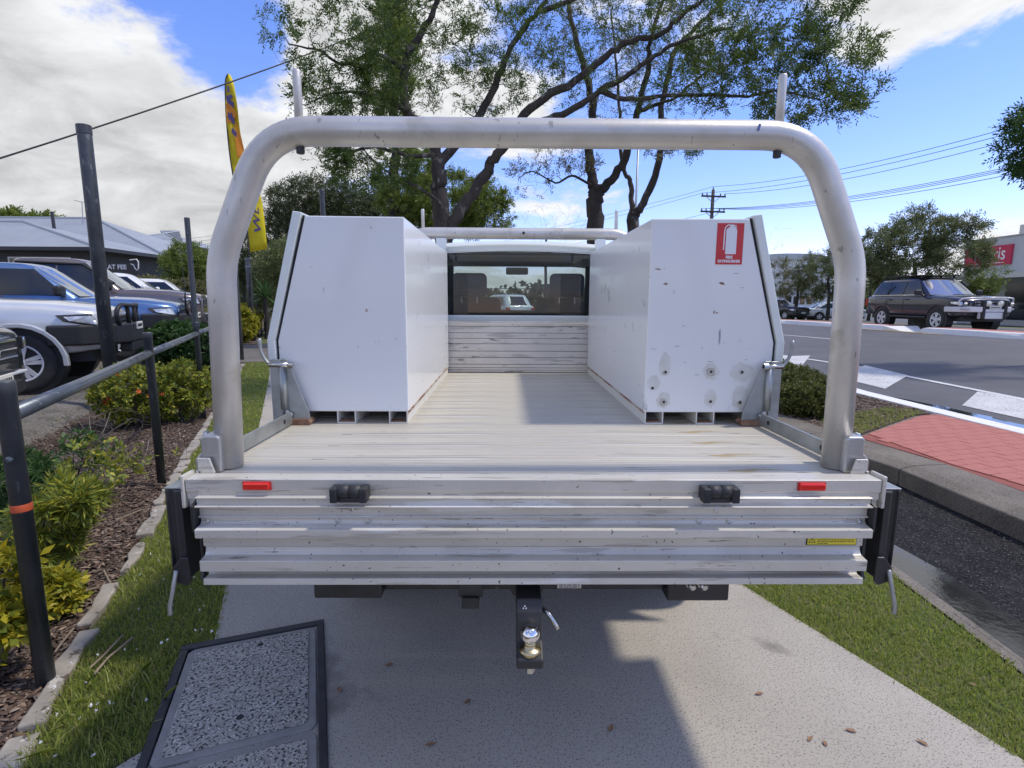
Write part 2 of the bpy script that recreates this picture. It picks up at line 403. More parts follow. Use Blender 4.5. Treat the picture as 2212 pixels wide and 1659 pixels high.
# ground to the horizon, following the rise of the road
gx = np.concatenate([np.linspace(-900, -60, 14), np.linspace(-50, 60, 56), np.linspace(75, 900, 14)])
gy = np.concatenate([np.linspace(-900, -30, 12), np.linspace(-20, 110, 66), np.linspace(130, 900, 12)])
GV = [(x, y, gz(x, y)-.10) for y in gy for x in gx]; nx = len(gx)
GQ = [(j*nx+i, j*nx+i+1, (j+1)*nx+i+1, (j+1)*nx+i) for j in range(len(gy)-1) for i in range(nx-1)]
tag(link_mesh('ground', np_mesh('ground', GV, GQ), m_ground), 'rough grassy ground reaching to the horizon', kind='structure')
# footpath: slabs with open joints
fp = empty('footpath'); tag(fp, 'grey concrete footpath under the parked truck', kind='structure')
js = [-3.0, -.6, 1.72, 4.1, 6.5, 8.9, 11.3, 13.7, 16.1, 18.5, 22, 26, 30, 36, 44, 54]
for a, b in zip(js[:-1], js[1:]):
    MB().prism([ns(-.93, a+.004)[:2], ns(1.46, a+.004)[:2], ns(1.46, b-.004)[:2], ns(-.93, b-.004)[:2]], -.09, 0, 'Z').build('slab', m_conc, fp, bevel=.004)
MB().prism([(-1.185, .205), (-1.29, .05), (-1.6, -.6), (-.95, -.6), (-.98, .2)], -.09, -.004, 'Z').build('slab', m_conc, fp, bevel=.004)
# verge, lane and gutter on the right
edgeR = [(1.90, -6), (1.90, .3), (1.935, .9), (1.95, 1.35), (1.86, 2.2), (1.55, 3.4), (.9, 5.4), (-.4, 8.5), (-2, 12)]
verge = [ns(1.466, -1.3)[:2], (1.90, -.75)] + edgeR[1:] + [ns(1.466, 13)[:2]]
sheet('verge_turf', verge, -.012, m_turf)
sheet('verge_turf_far', [ns(1.466, 13)[:2], (-2, 12), (3.0, 13.5), (3.9, 16), (-.9, 25.8), (-11.5, 45), (-30, 80), ns(1.466, 75)[:2]], -.02, m_turf)
off = lambda pts, d: [(x+d, y) for x, y in pts]
strip('kerb_edge', off(edgeR, .0), off(edgeR, .075), m_kerbc, -.004)
strip('gutter', off(edgeR, .07), off(edgeR, .36), m_wet, -.045)
MB().prism([(1.975, -.0505), (1.985, -.0505), (1.985, -.003), (1.975, -.003)], -6, .9, 'Y').build('kerb_face', m_kerbc); tag(bpy.data.objects['kerb_face'], kind='structure')
strip('lane', off(edgeR, .35), [(3.25, y) for x, y in edgeR[:-3]]+[(3.2, 6), (3.2, 9), (3.2, 13)], m_asph, -.046)
# traffic island: concrete kerb stones, red pavers, planted bed
isl = empty('traffic_island'); tag(isl, 'raised traffic island with red pavers and planted bed beside the lane', kind='structure')
core = [(3.32, -6), (3.32, 2.2), (3.30, 3.0), (3.15, 3.75), (2.95, 4.3), (2.95, 6), (3.2, 9), (4.2, 12), (5.3, 10.6), (5.14, 8.65), (4.90, 6.08), (5.0, 4.9), (5.08, 3.8), (5.08, -6)]
MB().prism(core, -.06, .095, 'Z').build('island_base', m_kerbc, isl)
kin = [(3.50, -6), (3.50, 2.2), (3.46, 3.0), (3.30, 3.72), (3.08, 4.25), (3.06, 6.0)]
kout = [(3.10, -6), (3.10, 2.2), (3.07, 3.0), (2.92, 3.66), (2.74, 4.15), (2.74, 6.0)]
def resample(P, step):
    P = [np.array(p, float) for p in P]; seg = [np.linalg.norm(P[i+1]-P[i]) for i in range(len(P)-1)]; T = sum(seg); k = max(1, round(T/step)); out = []
    c = np.concatenate([[0], np.cumsum(seg)])
    for i in range(k+1):
        d = T*i/k; out.append((np.interp(d, c, [p[0] for p in P]), np.interp(d, c, [p[1] for p in P])))
    return out
def kerb_run(name, inn, out, step, m, parent, z0=-.07, ztop=.125, drop=.03, zfun=None):
    A = resample(inn, step); k = len(A)-1
    # resample the outer line with the same count
    P = [np.array(p, float) for p in out]; seg = [np.linalg.norm(P[i+1]-P[i]) for i in range(len(P)-1)]; c = np.concatenate([[0], np.cumsum(seg)])
    B = [(np.interp(c[-1]*i/k, c, [p[0] for p in P]), np.interp(c[-1]*i/k, c, [p[1] for p in P])) for i in range(k+1)]
    for i in range(k):
        g = .004/step
        def ip(Q, t): return (Q[i][0]+(Q[i+1][0]-Q[i][0])*t, Q[i][1]+(Q[i+1][1]-Q[i][1])*t)
        vs = []
        for t in (g, .5, 1-g):
            a, b = ip(A, t), ip(B, t); mid = (a[0]*.3+b[0]*.7, a[1]*.3+b[1]*.7); zz = zfun(*b) if zfun else 0
            vs += [(a[0], a[1], z0+zz), (a[0], a[1], ztop+zz), (mid[0], mid[1], ztop+zz-.012), (b[0], b[1], ztop-drop+zz-.01), (b[0], b[1], z0+zz)]
        fs = []
        for s in (0, 1):
            for j in range(5): fs.append((s*5+j, s*5+(j+1) % 5, (s+1)*5+(j+1) % 5, (s+1)*5+j))
        fs += [(0, 1, 2, 3, 4), (14, 13, 12, 11, 10)]
        MB().add(vs, fs).build('kerb_stone', m, parent, bevel=.012, seg=2, ang=25)
kerb_run('kerb', kin, kout, 1.05, m_kerbc, isl)
win = [(5.10, -6), (5.09, 3.8), (5.0, 4.95), (4.92, 6.1), (5.18, 8.65), (5.42, 11)]
wout = [(5.52, -6), (5.50, 3.8), (5.40, 4.95), (5.34, 6.0), (5.58, 8.6), (5.8, 11)]
kerb_run('kerb', win, wout, 1.5, m_kerbw, isl, drop=.055)
# pavers
pav = [(3.52, -5), (3.52, 2.2), (3.48, 3.0), (3.34, 3.66), (4.72, 4.66), (4.96, 4.72), (5.06, 3.8), (5.06, -5)]
MB().prism(pav, .03, .112, 'Z').build('paver_bed', m_mortar, isl)
def inside(p, poly):
    c = False; j = len(poly)-1
    for i in range(len(poly)):
        if (poly[i][1] > p[1]) != (poly[j][1] > p[1]) and p[0] < (poly[j][0]-poly[i][0])*(p[1]-poly[i][1])/(poly[j][1]-poly[i][1])+poly[i][0]: c = not c
        j = i
    return c
def clip_poly(P, C):
    area = sum(C[i][0]*C[(i+1) % len(C)][1]-C[(i+1) % len(C)][0]*C[i][1] for i in range(len(C)))
    if area < 0: C = C[::-1]
    for i in range(len(C)):
        a, b_ = C[i], C[(i+1) % len(C)]; out = []
        def side(p): return (b_[0]-a[0])*(p[1]-a[1])-(b_[1]-a[1])*(p[0]-a[0])
        for j in range(len(P)):
            p, q = P[j], P[(j+1) % len(P)]; sp_, sq = side(p), side(q)
            if sp_ >= 0: out.append(p)
            if (sp_ >= 0) != (sq >= 0):
                t = sp_/(sp_-sq); out.append((p[0]+(q[0]-p[0])*t, p[1]+(q[1]-p[1])*t))
        P = out
        if len(P) < 3: return []
    return P
bw, bl = .118, .236
po_ = None; ba = rad(14)
for i in range(-40, 60):
    for j in range(-40, 40):
        lx, ly = (j+.5*(i % 2))*bl, i*bw
        x = 4.2+lx*math.cos(ba)-ly*math.sin(ba); y = 2.0+lx*math.sin(ba)+ly*math.cos(ba)
        if y < .2 or y > 5.2 or x < 3.1 or x > 5.3: continue
        cs = [(x+(a*(bl-.005)/2)*math.cos(ba)-(b*(bw-.005)/2)*math.sin(ba), y+(a*(bl-.005)/2)*math.sin(ba)+(b*(bw-.005)/2)*math.cos(ba)) for a, b in ((-1, -1), (1, -1), (1, 1), (-1, 1))]
        dz = random.uniform(-.001, .001)
        if all(inside(c, pav) for c in cs):
            if po_ is None: o = po_ = MB().obox((0, 0, 0), bl-.005, bw-.005, .012, 0).build('paver', m_brick, isl, bevel=.002, seg=1)
            else: o = po_.copy(); COL.objects.link(o)
            o.location = (x, y, .1135+dz); o.rotation_euler = (0, 0, ba)
        else:
            P = clip_poly(cs, pav)
            if len(P) >= 3 and abs(sum(P[k][0]*P[(k+1) % len(P)][1]-P[(k+1) % len(P)][0]*P[k][1] for k in range(len(P)))) > .002: MB().prism(P, .1075, .1195+dz, 'Z').build('paver', m_brick, isl)
MB().prism([(3.34, 3.72), (3.12, 4.25), (3.08, 6), (3.3, 9), (4.3, 11.6), (5.2, 10.5), (5.13, 8.65), (4.90, 6.1), (4.96, 4.95), (4.94, 4.80), (4.70, 4.74)], .03, .118, 'Z').build('bed_soil', m_soil, isl)
# main road, following its bend, with paint
ys = np.concatenate([np.linspace(-12, 30, 30), np.linspace(32, 110, 26)])
strip('road', [(xl(y)-.2, y) for y in ys], [(xr(y)+.1, y) for y in ys], m_road, -.006, gz, cols=9)
strip('road_far_side', [(xr(y)+1.3, y) for y in ys], [(xr(y)+9.5, y) for y in ys], m_road, -.012, gz, cols=5)
def lat(y, t): return xl(y)+(xr(y)-xl(y))*t
def paint(name, y0, y1, t, w, m, n=14, top=.006):
    yy = np.linspace(y0, y1, n)
    return strip(name, [(lat(y, t)-w/2, y) for y in yy], [(lat(y, t)+w/2, y) for y in yy], m, top, gz)
def offs(y, d): return xl(y)+d
yy = np.concatenate([np.linspace(-8, 16, 20), np.linspace(17, 60, 20)])
strip('edge_line', [(offs(y, 1.50), y) for y in yy], [(offs(y, 1.61), y) for y in yy], m_line, .003, gz)
for a in (-8.6, 15.0, 24, 33, 42): paint('lane_line', a, a+4.2, .60, .11, m_line, 6)
for q in ([(1690, 770), (1750, 768), (1722, 803), (1665, 803)], [(1868, 789), (1962, 811), (1912, 840), (1815, 816)], [(2112, 846), (2330, 885), (2300, 925), (2078, 876)]):
    P = []
    for p in q:
        d = ray(*p); t = 8.0
        for _ in range(30):
            X, Y = CAM_POS[0]+d[0]*t, CAM_POS[1]+d[1]*t; t = (gz(X, Y)-CAM_POS[2])/d[2]
        P.append((X, Y, gz(X, Y)+.003))
    o = MB().add(P, [(0, 1, 2, 3)]).build('painted_block', m_mark); tag(o, kind='structure')
# puddle lying along the white kerb
pl = []; pr_ = []
for y in np.linspace(2.2, 6.6, 15):
    w = .42*math.sin(math.pi*(y-2.2)/4.4)**.6+.03*math.sin(y*9); k = xl(y)-.08
    pl.append((k, y)); pr_.append((k+max(.05, w), y))
tag(strip('puddle', pl, pr_, m_water, .008, lambda x, y: .012), kind='structure')
# median islands
med = empty('median_strip'); tag(med, 'low median with pale kerb and red paving across the road', kind='structure')
for (a, b, end) in ((-10, 16.6, 1), (18.3, 60, 0)):
    ym = np.linspace(a, b, 26)
    vs = []; Q = []
    for y in ym:
        x = xr(y); z = gz(x, y)
        vs += [(x, y, z-.1), (x+.05, y, z+.15), (x+.26, y, z+.17), (x+1.1, y, z+.17), (x+1.32, y, z+.15), (x+1.36, y, z-.1)]
    for i in range(len(ym)-1):
        for j in range(5): Q.append((i*6+j, (i+1)*6+j, (i+1)*6+j+1, i*6+j+1))
    me = np_mesh('median_kerb', vs, Q)
    o = link_mesh('median_kerb', me, [m_kerbw, m_brick], med)
    me.polygons.foreach_set('material_index', [1 if (k % 5) == 2 else 0 for k in range(len(Q))])
    ye = b if end else a
    x = xr(ye); z = gz(x, ye); sgn = 1 if end else -1
    MB().add([(x, ye, z-.1), (x+1.36, ye, z-.1), (x+1.32, ye, z+.15), (x+.05, ye, z+.15), (x+.35, ye+sgn*.7, z-.05), (x+1.0, ye+sgn*.7, z-.05)],
             [(0, 1, 5, 4), (0, 4, 3), (1, 2, 5), (3, 4, 5, 2), (0, 3, 2, 1)]).build('median_nose', m_kerbw, med)
yy = np.linspace(15.6, 19.6, 8)
for d in (-.22, .02): strip('yellow_line', [(xr(y)+d, y) for y in yy], [(xr(y)+d+.10, y) for y in yy], m_yline, .008, gz)
# far verge beyond the other carriageway
m_fargrass = mat('far_lawn', (.10, .14, .03), .95, 0, (.16, .17, .05), .6, 6)
strip('far_verge', [(xr(y)+9.5, y) for y in ys], [(xr(y)+17, y) for y in ys], m_fargrass, -.02, gz, cols=4)
strip('far_car_park', [(xr(y)+17, y) for y in ys], [(xr(y)+42, y) for y in ys], m_road, -.03, gz, cols=6)
# left side: lawn strip, planted bed, car yard, driveway
sheet('lawn_strip', [ns(-1.42, -2)[:2], ns(-.936, -2)[:2], ns(-.936, 12.3)[:2], ns(-1.52, 12.3)[:2]], -.014, m_turf)
sheet('lawn_strip_far', [ns(-1.50, 17.6)[:2], ns(-.936, 17.6)[:2], ns(-.936, 60)[:2], ns(-1.8, 60)[:2]], -.014, m_turf)
sheet('planted_bed', [ns(-3.0, -3)[:2], ns(-1.425, -3)[:2], ns(-1.525, 12.2)[:2], ns(-3.0, 12.2)[:2]], -.018, m_soil)
sheet('planted_bed_far', [ns(-3.4, 17.9)[:2], ns(-1.55, 17.9)[:2], ns(-1.75, 48)[:2], ns(-3.4, 48)[:2]], -.018, m_soil)
sheet('driveway', [ns(-9, 12.31)[:2], ns(-.936, 12.31)[:2], ns(-.936, 17.59)[:2], ns(-9, 17.89)[:2]], -.008, m_dwet)
def yz(s_): return float(np.interp(s_, [4, 8.5, 12, 15.4, 19, 23, 40], [.06, .17, .29, .37, .42, .50, .62]))
V = []; nsx = [-26, -14, -9, -6, -4.2, -3.35, -3.05, -2.9]; sss = list(np.linspace(-14, 36, 41))
for b_ in sss:
    for a_ in nsx:
        k_ = 1.0 if a_ <= -3.3 else (.75 if a_ < -3.0 else 0.0); V.append(ns(a_, b_, -.035+yz(b_)*k_))
w_ = len(nsx); Q = [(j*w_+i, j*w_+i+1, (j+1)*w_+i+1, (j+1)*w_+i) for j in range(len(sss)-1) for i in range(w_-1)]
tag(link_mesh('car_yard', np_mesh('car_yard', V, Q), m_gravel), kind='structure')
# ================================================================== THE TRAY TRUCK
UTE = empty('tray_truck', (0, 0, 0), label='white utility truck with bare aluminium tray parked on the footpath', cat='truck')
DZ = .94
def bolt(x, y, z, parent, axis='Y', r=.008, h=.008, sgn=-1, m=None, name='bolt'):
    p = [(r*1.25, 0), (r*1.25, sgn*h*.25), (r, sgn*h*.3), (r*.95, sgn*h*.85), (r*.6, sgn*h)]
    return MB().lathe(p, 8, (x, y, z), axis).build(name, m or m_steel, parent)
# deck planks (extrusions laid across the tray)
n = 14; w = (2.085-.025)/n
pl = None
for i in range(n):
    y0 = .025+i*w
    if pl is None:
        pl = MB().box(-.885, .885, -w/2+.0007, w/2-.0007, -.028, 0).build('deck_plank', m_deck, UTE, bevel=.002, seg=1); o = pl
    else:
        o = pl.copy(); COL.objects.link(o)
    o.location = (0, y0+w/2, DZ+random.uniform(-.0008, .0008))
# rear rail and side coaming
rr = MB().prism([(-.022, .945), (.028, .945), (.028, .86), (-.012, .86), (-.012, .889), (-.018, .889), (-.018, .908), (-.022, .911)], -.9, .9, 'X').build('rear_rail', m_alu, UTE, bevel=.0015, seg=1)
for s in (-1, 1):
    MB().prism([(s*.885, .86), (s*.90, .86), (s*.90, .952), (s*.885, .952)], .028, 2.1, 'Y').build('side_rail', m_alu, UTE, bevel=.002)
    MB().box(min(s*.9015, s*.911), max(s*.9015, s*.911), -.026, .03, .868, .955).build('corner_cap', m_alu, UTE, bevel=.003)
    # small triangular corner plate on the deck
    MB().prism([(s*.893, .945), (s*.893, .985), (s*.862, .985), (s*.85, .945)][::s], .028, .034, 'Y').build('corner_gusset', m_alu, UTE, bevel=.001, seg=1)
# reflectors, hinges
for x in (-.716, .715):
    r = MB().box(x-.034, x+.034, -.033, -.0225, .919, .938).build('reflector', m_red, UTE, bevel=.004)
    MB().box(x-.037, x+.037, -.026, -.0222, .9165, .9405).build('reflector_base', mat('reflector_base', (.45, .03, .03), .4), r, bevel=.003)
for x in (-.474, .468):
    h = MB().box(x-.047, x-.027, -.062, -.0222, .895, .934).box(x+.027, x+.047, -.062, -.0222, .895, .934).box(x-.03, x+.03, -.05, -.022, .892, .906).build('hinge', m_plastic, UTE, bevel=.004)
    MB().lathe([(.012, -.03), (.0165, -.029), (.0165, -.002), (.0145, -.0015), (.0145, .0015), (.0165, .002), (.0165, .029), (.012, .03)], 14, (x, -.045, .922), 'X').build('hinge_knuckle', m_plastic, h, smooth=True)
    for q in (-.037, .037): MB().box(x+q-.006, x+q+.006, -.0635, -.060, .899, .922).build('hinge_socket', m_seal, h)
# tailgate hanging down: backing plus three extrusions
TG = MB().box(-.862, .862, -.014, -.006, .672, .898).build('tailgate', m_alu, UTE)
def ext(prof, x, name='tailgate_extrusion'):
    return MB().prism(prof, -x, x, 'X').build(name, m_alu, TG, bevel=.0012, seg=1, ang=20)
ext([(-.0145, .902), (-.036, .902), (-.038, .899), (-.031, .897), (-.030, .881), (-.043, .880), (-.043, .876), (-.026, .875), (-.022, .870), (-.022, .850), (-.029, .848), (-.029, .844), (-.022, .842), (-.0145, .842)], .870)
ext([(-.0145, .8415), (-.021, .8415), (-.021, .832), (-.026, .826), (-.054, .822), (-.054, .799), (-.049, .799), (-.049, .817), (-.024, .819), (-.021, .812), (-.020, .790), (-.020, .762), (-.0145, .762)], .868)
ext([(-.0145, .7615), (-.0195, .7615), (-.021, .752), (-.028, .742), (-.054, .738), (-.054, .709), (-.049, .709), (-.049, .733), (-.028, .735), (-.021, .727), (-.0195, .712), (-.0145, .712)], .862)
ext([(-.0145, .7115), (-.019, .7115), (-.019, .694), (-.026, .6875), (-.050, .6875), (-.052, .671), (-.0145, .671)], .858)
for (x, z) in ((-.477, .866), (-.514, .833), (-.436, .833), (.471, .862), (.427, .832), (.506, .832), (-.849, .834), (.850, .832), (-.839, .703), (-.811, .703), (.805, .702), (.827, .702)):
    bolt(x, -.020 if z < .72 else -.021, z, TG, r=.006, h=.007)
for s in (-1, 1):
    MB().prism([(-.010, .895), (-.046, .880), (-.046, .812), (-.018, .80), (-.018, .70), (-.03, .675), (-.006, .675)], s*.871 if s > 0 else -.878, .878 if s > 0 else -.871, 'X').build('tailgate_end_plate', m_black, TG)
# warning sticker on the tailgate
ws = MB().box(.716, .850, -.0225, -.0203, .7655, .7965).build('warning_sticker', m_ink, TG, bevel=.001, seg=1)
MB().box(.7185, .8475, -.0233, -.0226, .768, .794).build('sticker_face', m_yel, ws)
tri = MB()
def seg2(mb, a, b, wd, y0, y1):
    d = np.array([b[0]-a[0], b[1]-a[1]]); L_ = np.linalg.norm(d); q = np.array([-d[1], d[0]])/L_*wd/2
    mb.prism([(a[0]+q[0], a[1]+q[1]), (b[0]+q[0], b[1]+q[1]), (b[0]-q[0], b[1]-q[1]), (a[0]-q[0], a[1]-q[1])], y0, y1, 'Y')
T3 = [(.7215, .7735), (.739, .7735), (.7305, .789)]
for i in range(3): seg2(tri, T3[i], T3[(i+1) % 3], .0012, -.0238, -.0234)
seg2(tri, (.7305, .7855), (.7305, .7785), .0012, -.0238, -.0234); seg2(tri, (.7305, .7768), (.7305, .7755), .0012, -.0238, -.0234)
tri.build('warning_triangle', m_ink, ws)
pr = MB()
for k, (x0, x1) in enumerate(((.722, .842), (.745, .776), (.744, .842), (.744, .842), (.744, .772))):
    x = x0; zc = .7912-.005*k
    while x < x1-.003:
        l = random.uniform(.004, .011); seg2(pr, (x, zc), (min(x+l, x1), zc), .0017, -.0236, -.0234); x += l+.0018
pr.build('sticker_print', m_ink, ws)
# drop sides hanging below the deck, black end channels with latch handles
for s in (-1, 1):
    sd = MB()
    def P(a): return [(s*x, z) for x, z in a]
    sd.prism(P([(.925, .912), (.932, .912), (.932, .85), (.945, .848), (.945, .83), (.932, .828), (.932, .76), (.945, .757), (.945, .735), (.932, .73), (.932, .675), (.925, .675)]), .055, .60, 'Y')
    SD = sd.build('drop_side', m_alu, UTE)
    ch = MB().prism([(s*.914, -.02), (s*.914, .055), (s*.965, .055), (s*.965, -.004), (s*.958, -.012), (s*.952, -.004), (s*.941, -.004), (s*.936, -.016), (s*.926, -.022)], .668, .912, 'Z').build('end_channel', m_black, SD, bevel=.002)
    MB().prism([(s*.905, .735), (s*.925, .735), (s*.948, .705), (s*.948, .668), (s*.915, .655), (s*.903, .668)], -.03, -.0225, 'Y').build('latch_plate', m_black, SD, bevel=.003)
    MB().box(min(s*.915, s*.966), max(s*.915, s*.966), -.006, .056, .9125, .9165).build('channel_cap', m_galv, SD, bevel=.001)
    hp = smooth_path([(s*.938, -.030, .700), (s*.941, -.04, .668), (s*.945, -.045, .640), (s*.952, -.047, .610), (s*.954, -.046, .585)], 4)
    MB().tube(hp, [.0055]*(len(hp)-1)+[.0065], 8).build('latch_handle', m_galv, SD, smooth=True)
    MB().tube([(s*.955, .02, .90), (s*.955, .02, .69)], .008, 8).build('latch_rod', m_black, SD, smooth=True)
# hoops (ladder racks)
def hoop(y, name, xL, xR, base, top):
    low = fillet([(xL, y, base), (xL+.018, y, 1.505), (-.728, y, 1.735)], .10, 6)
    P = low[:-1]+fillet([(-.728, y, 1.735), (-.685, y, top), (-.5, y, top)], .17, 10)[0:0]
    P = fillet([(xL, y, base), (xL+.018, y, 1.505), (-.690, y, top)], .09, 6)[:-1]
    Rr = fillet([(.703, y, top), (xR-.006, y, 1.505), (xR+.004, y, base)], .09, 6)[1:]
    P = fillet([P[-1], (-.690, y, top), (.703, y, top), Rr[0]], .165, 10)
    P = fillet([(xL, y, base), (xL+.018, y, 1.505), P[0]+(P[1]-P[0])*.3], .09, 6)[:-1]+P[1:-1]+fillet([P[-1]+(P[-2]-P[-1])*.3, (xR-.006, y, 1.505), (xR+.004, y, base)], .09, 6)[1:]
    P = [q for i, q in enumerate(P) if i == 0 or (q-P[i-1]).length > 1e-3]
    # long straight runs get intermediate rings so the wear texture keeps its scale
    return MB().tube(P, .0358, 24).build(name, m_tube, UTE, smooth=True)
H1 = hoop(.10, 'rear_hoop', -.846, .846, .944, 1.823)
H2 = hoop(2.16, 'front_hoop', -.862, .872, .92, 1.822)
for (H, y) in ((H1, .10), (H2, 2.16)):
    for x in (-.605, .618):
        MB().tube([(x, y, 1.79), (x, y, 1.965), (x, y, 1.968)], [.0105, .0105, .009], 12).build('load_peg', m_tube, H, smooth=True)
        MB().lathe([(.008, 1.768), (.011, 1.770), (.011, 1.785), (.013, 1.787)], 6, (x, y, 0)).build('peg_nut', m_black, H)
MB().lathe([(.002, 1.852), (.012, 1.852), (.012, 1.856), (.002, 1.856)], 10, (.55, .105, 0)).build('weld_spot', m_tube, H1)
bm_ = MB(); bm_.obox((.55, .0625, 1.832), .006, .002, .016, 0, 0, rad(12)); bm_.build('paint_scuff', mat('blue_scuff', (.12, .2, .4), .5), H1)
MB().obox((.03, 2.122, 1.822), .014, .002, .016, 0, 0, rad(30)).build('tape_mark', m_ink, H2)
for s in (-1, 1):
    c = MB().prism([(s*.84, .941), (s*.892, .941), (s*.892, 1.036), (s*.884, 1.043), (s*.848, 1.043), (s*.84, 1.036)], .045, .155, 'Y').build('hoop_clamp', m_cast, UTE, bevel=.006, seg=3)
    MB().prism([(s*.8925, .941), (s*.912, .941), (s*.912, .975), (s*.9, .990), (s*.8925, .994)], .05, .15, 'Y').build('clamp_foot', m_cast, c, bevel=.005, seg=3)
    for z in (.962, 1.0, 1.025): bolt(s*.8925, .10 + (.02 if z == 1.0 else -.01), z+.01, c, 'X', .008, .013, s)
    # flat bar along the deck edge to the mid post
    fb = MB().box(min(s*.868, s*.876), max(s*.868, s*.876), .14, .60, .947, .992).build('edge_bar', m_galv, UTE, bevel=.001, seg=1)
    for yv in (.20, .53): MB().lathe([(.0085, 0), (.0085, -s*.0012)], 12, (s*.868, yv, .97), 'X').build('bar_hole', m_seal, fb)
    # mid post, gusset, draw bolt and handle
    mp_ = MB().prism([(s*.90, .60), (s*.938, .60), (s*.938, .64), (s*.932, .64), (s*.932, .606), (s*.906, .606), (s*.906, .64), (s*.90, .64)], .945, 1.185, 'Z').build('mid_post', m_galv, UTE, bevel=.001, seg=1)
    MB().prism([(s*.905, .953), (s*.812, .953), (s*.806, .962), (s*.808, .985), (s*.868, 1.155), (s*.88, 1.185), (s*.905, 1.185)], .609, .615, 'Y').build('post_gusset', m_galv, mp_, bevel=.001, seg=1)
    MB().prism([(s*.912, .941), (s*.806, .941), (s*.802, .952), (s*.812, .964), (s*.912, .9625)], .602, .66, 'Y').build('rusty_foot', m_rust, mp_, bevel=.003)
    MB().tube([(s*.895, .604, 1.0), (s*.895, .604, 1.16)], .013, 10).build('post_tube', m_galv, mp_, smooth=True)
    db = MB().tube([(s*.94, .598, 1.166), (s*.868, .598, 1.166)], .0085, 10).build('draw_bolt', m_steel, mp_, smooth=True)
    MB().lathe([(.006, 0), (.0125, 0), (.0125, .016), (.008, .018)], 10, (s*.868, .598, 1.166), 'X').build('bolt_nut', m_steel, db)
    hp = smooth_path([(s*.935, .60, 1.166), (s*.950, .602, 1.178), (s*.966, .604, 1.208), (s*.971, .605, 1.235), (s*.972, .606, 1.262)], 4)
    MB().tube(hp, [.006]*(len(hp)-5)+[.0065, .0075, .0078, .0075, .005], 8).build('latch_handle', m_galv, db, smooth=True)
    for (x, z) in ((.872, .982), (.884, .990), (.878, .972)): bolt(s*x, .601, z, mp_, 'Y', .006, .01)
# upper drop side forward of the mid post
for s in (-1, 1):
    MB().prism([(s*.922, .95), (s*.936, .95), (s*.936, 1.17), (s*.922, 1.17)], .645, 2.09, 'Y').build('side_board', m_alu, UTE, bevel=.002)
# headboard: planks between the toolboxes, posts
zs = [.942, .957, .972, .995, 1.038, 1.080, 1.127, 1.162, 1.197, 1.240]
for a, b in zip(zs[:-1], zs[1:]):
    MB().box(-.88, .88, 2.098+random.uniform(-.001, .001), 2.125, a+.0012, b-.0012).build('headboard_plank', m_head, UTE, bevel=.002, seg=1)
MB().box(-.88, .88, 2.094, 2.13, 1.2405, 1.262).build('headboard_rail', m_alu, UTE, bevel=.003)
MB().box(-.88, .88, 2.102, 2.128, 1.264, 1.272).build('headboard_lip', m_alu, UTE)
for x in (-.49, .52): MB().box(x-.03, x+.03, 2.13, 2.19, 1.262, 1.79).build('headboard_upright', m_cabw, UTE, bevel=.003)
# chassis, tow bar, bumper beam
MB().box(-.46, -.38, .12, 4.9, .60, .74).box(.38, .46, .12, 4.9, .60, .74).build('chassis_rail', m_black, UTE)
for y in (.3, 1.1, 1.9): MB().box(-.85, .85, y-.03, y+.03, .80, .905).build('tray_crossmember', m_black, UTE)
MB().box(-.645, -.445, .13, .30, .525, .70).build('mud_bracket', m_black, UTE, bevel=.006)
MB().box(.405, .59, .13, .30, .515, .70).build('mud_bracket', m_black, UTE, bevel=.006)
MB().box(-.444, .404, .16, .24, .535, .70).build('tow_beam', m_black, UTE, bevel=.006)
MB().box(-.215, -.145, .10, .17, .545, .62).box(-.205, -.155, .09, .16, .515, .55).build('trailer_socket', m_plastic, UTE, bevel=.004)
tw = MB().prism([(-.085, .50), (-.05, .56), (-.12, .64), (.075, .64), (.06, .60), (.02, .565), (.045, .50)][::1], .10, .155, 'Y')
MB().prism([(-.075, .58), (-.055, .545), (.02, .545), (.045, .585), (.06, .65), (-.1, .65)], .11, .16, 'Y').build('tow_bracket', m_black, UTE, bevel=.002)
tg = MB().prism([(.30, .625), (-.04, .625), (-.062, .60), (-.075, .53), (-.125, .508), (-.125, .482), (-.062, .482), (-.03, .512), (-.022, .565), (.30, .565)], -.05, .018, 'X').build('tow_tongue', m_black, UTE, bevel=.005)
for (dx, dz) in ((0, .006), (-.0035, 0), (.0035, 0)):
    MB().prism([(-.028+dx, .612+dz-.003), (-.028+dx+.0022, .612+dz), (-.028+dx, .612+dz+.003), (-.028+dx-.0022, .612+dz)], -.064, -.0635, 'Y').build('tongue_mark', m_whst, tg)
TBX, TBY = -.015, -.095
MB().lathe([(.012, .470), (.014, .472), (.014, .484), (.0, .484)], 8, (TBX, TBY, 0)).build('ball_nut', m_steel, tg)
MB().lathe([(.0135, .456), (.0135, .470)], 6, (TBX, TBY, 0)).build('ball_stud', m_steel, tg)
MB().lathe([(.025, .509), (.029, .512), (.029, .521), (.025, .524), (.016, .526), (.0145, .534), (.0145, .540)], 24, (TBX, TBY, 0)).build('ball_collar', m_goldplate, tg, smooth=True)
MB().lathe([(.0135, .538)]+[(.025*math.sin(a), .5595-.025*math.cos(a)) for a in np.linspace(.6, math.pi-.55, 14)]+[(.011, .5815)], 24, (TBX, TBY, 0)).build('tow_ball', m_chrome, tg, smooth=True)
hp = smooth_path([(.018, -.03, .59), (.035, -.05, .588), (.052, -.06, .566), (.058, -.062, .553)], 4)
MB().tube(hp, .0065, 8).build('hitch_pin', m_steel, tg, smooth=True)
nz_ = MB().box(.078, .150, .152, .159, .545, .582).build('rating_plate', mat('silver_plate', (.55, .55, .54), .4, .3), UTE)
pr = MB()
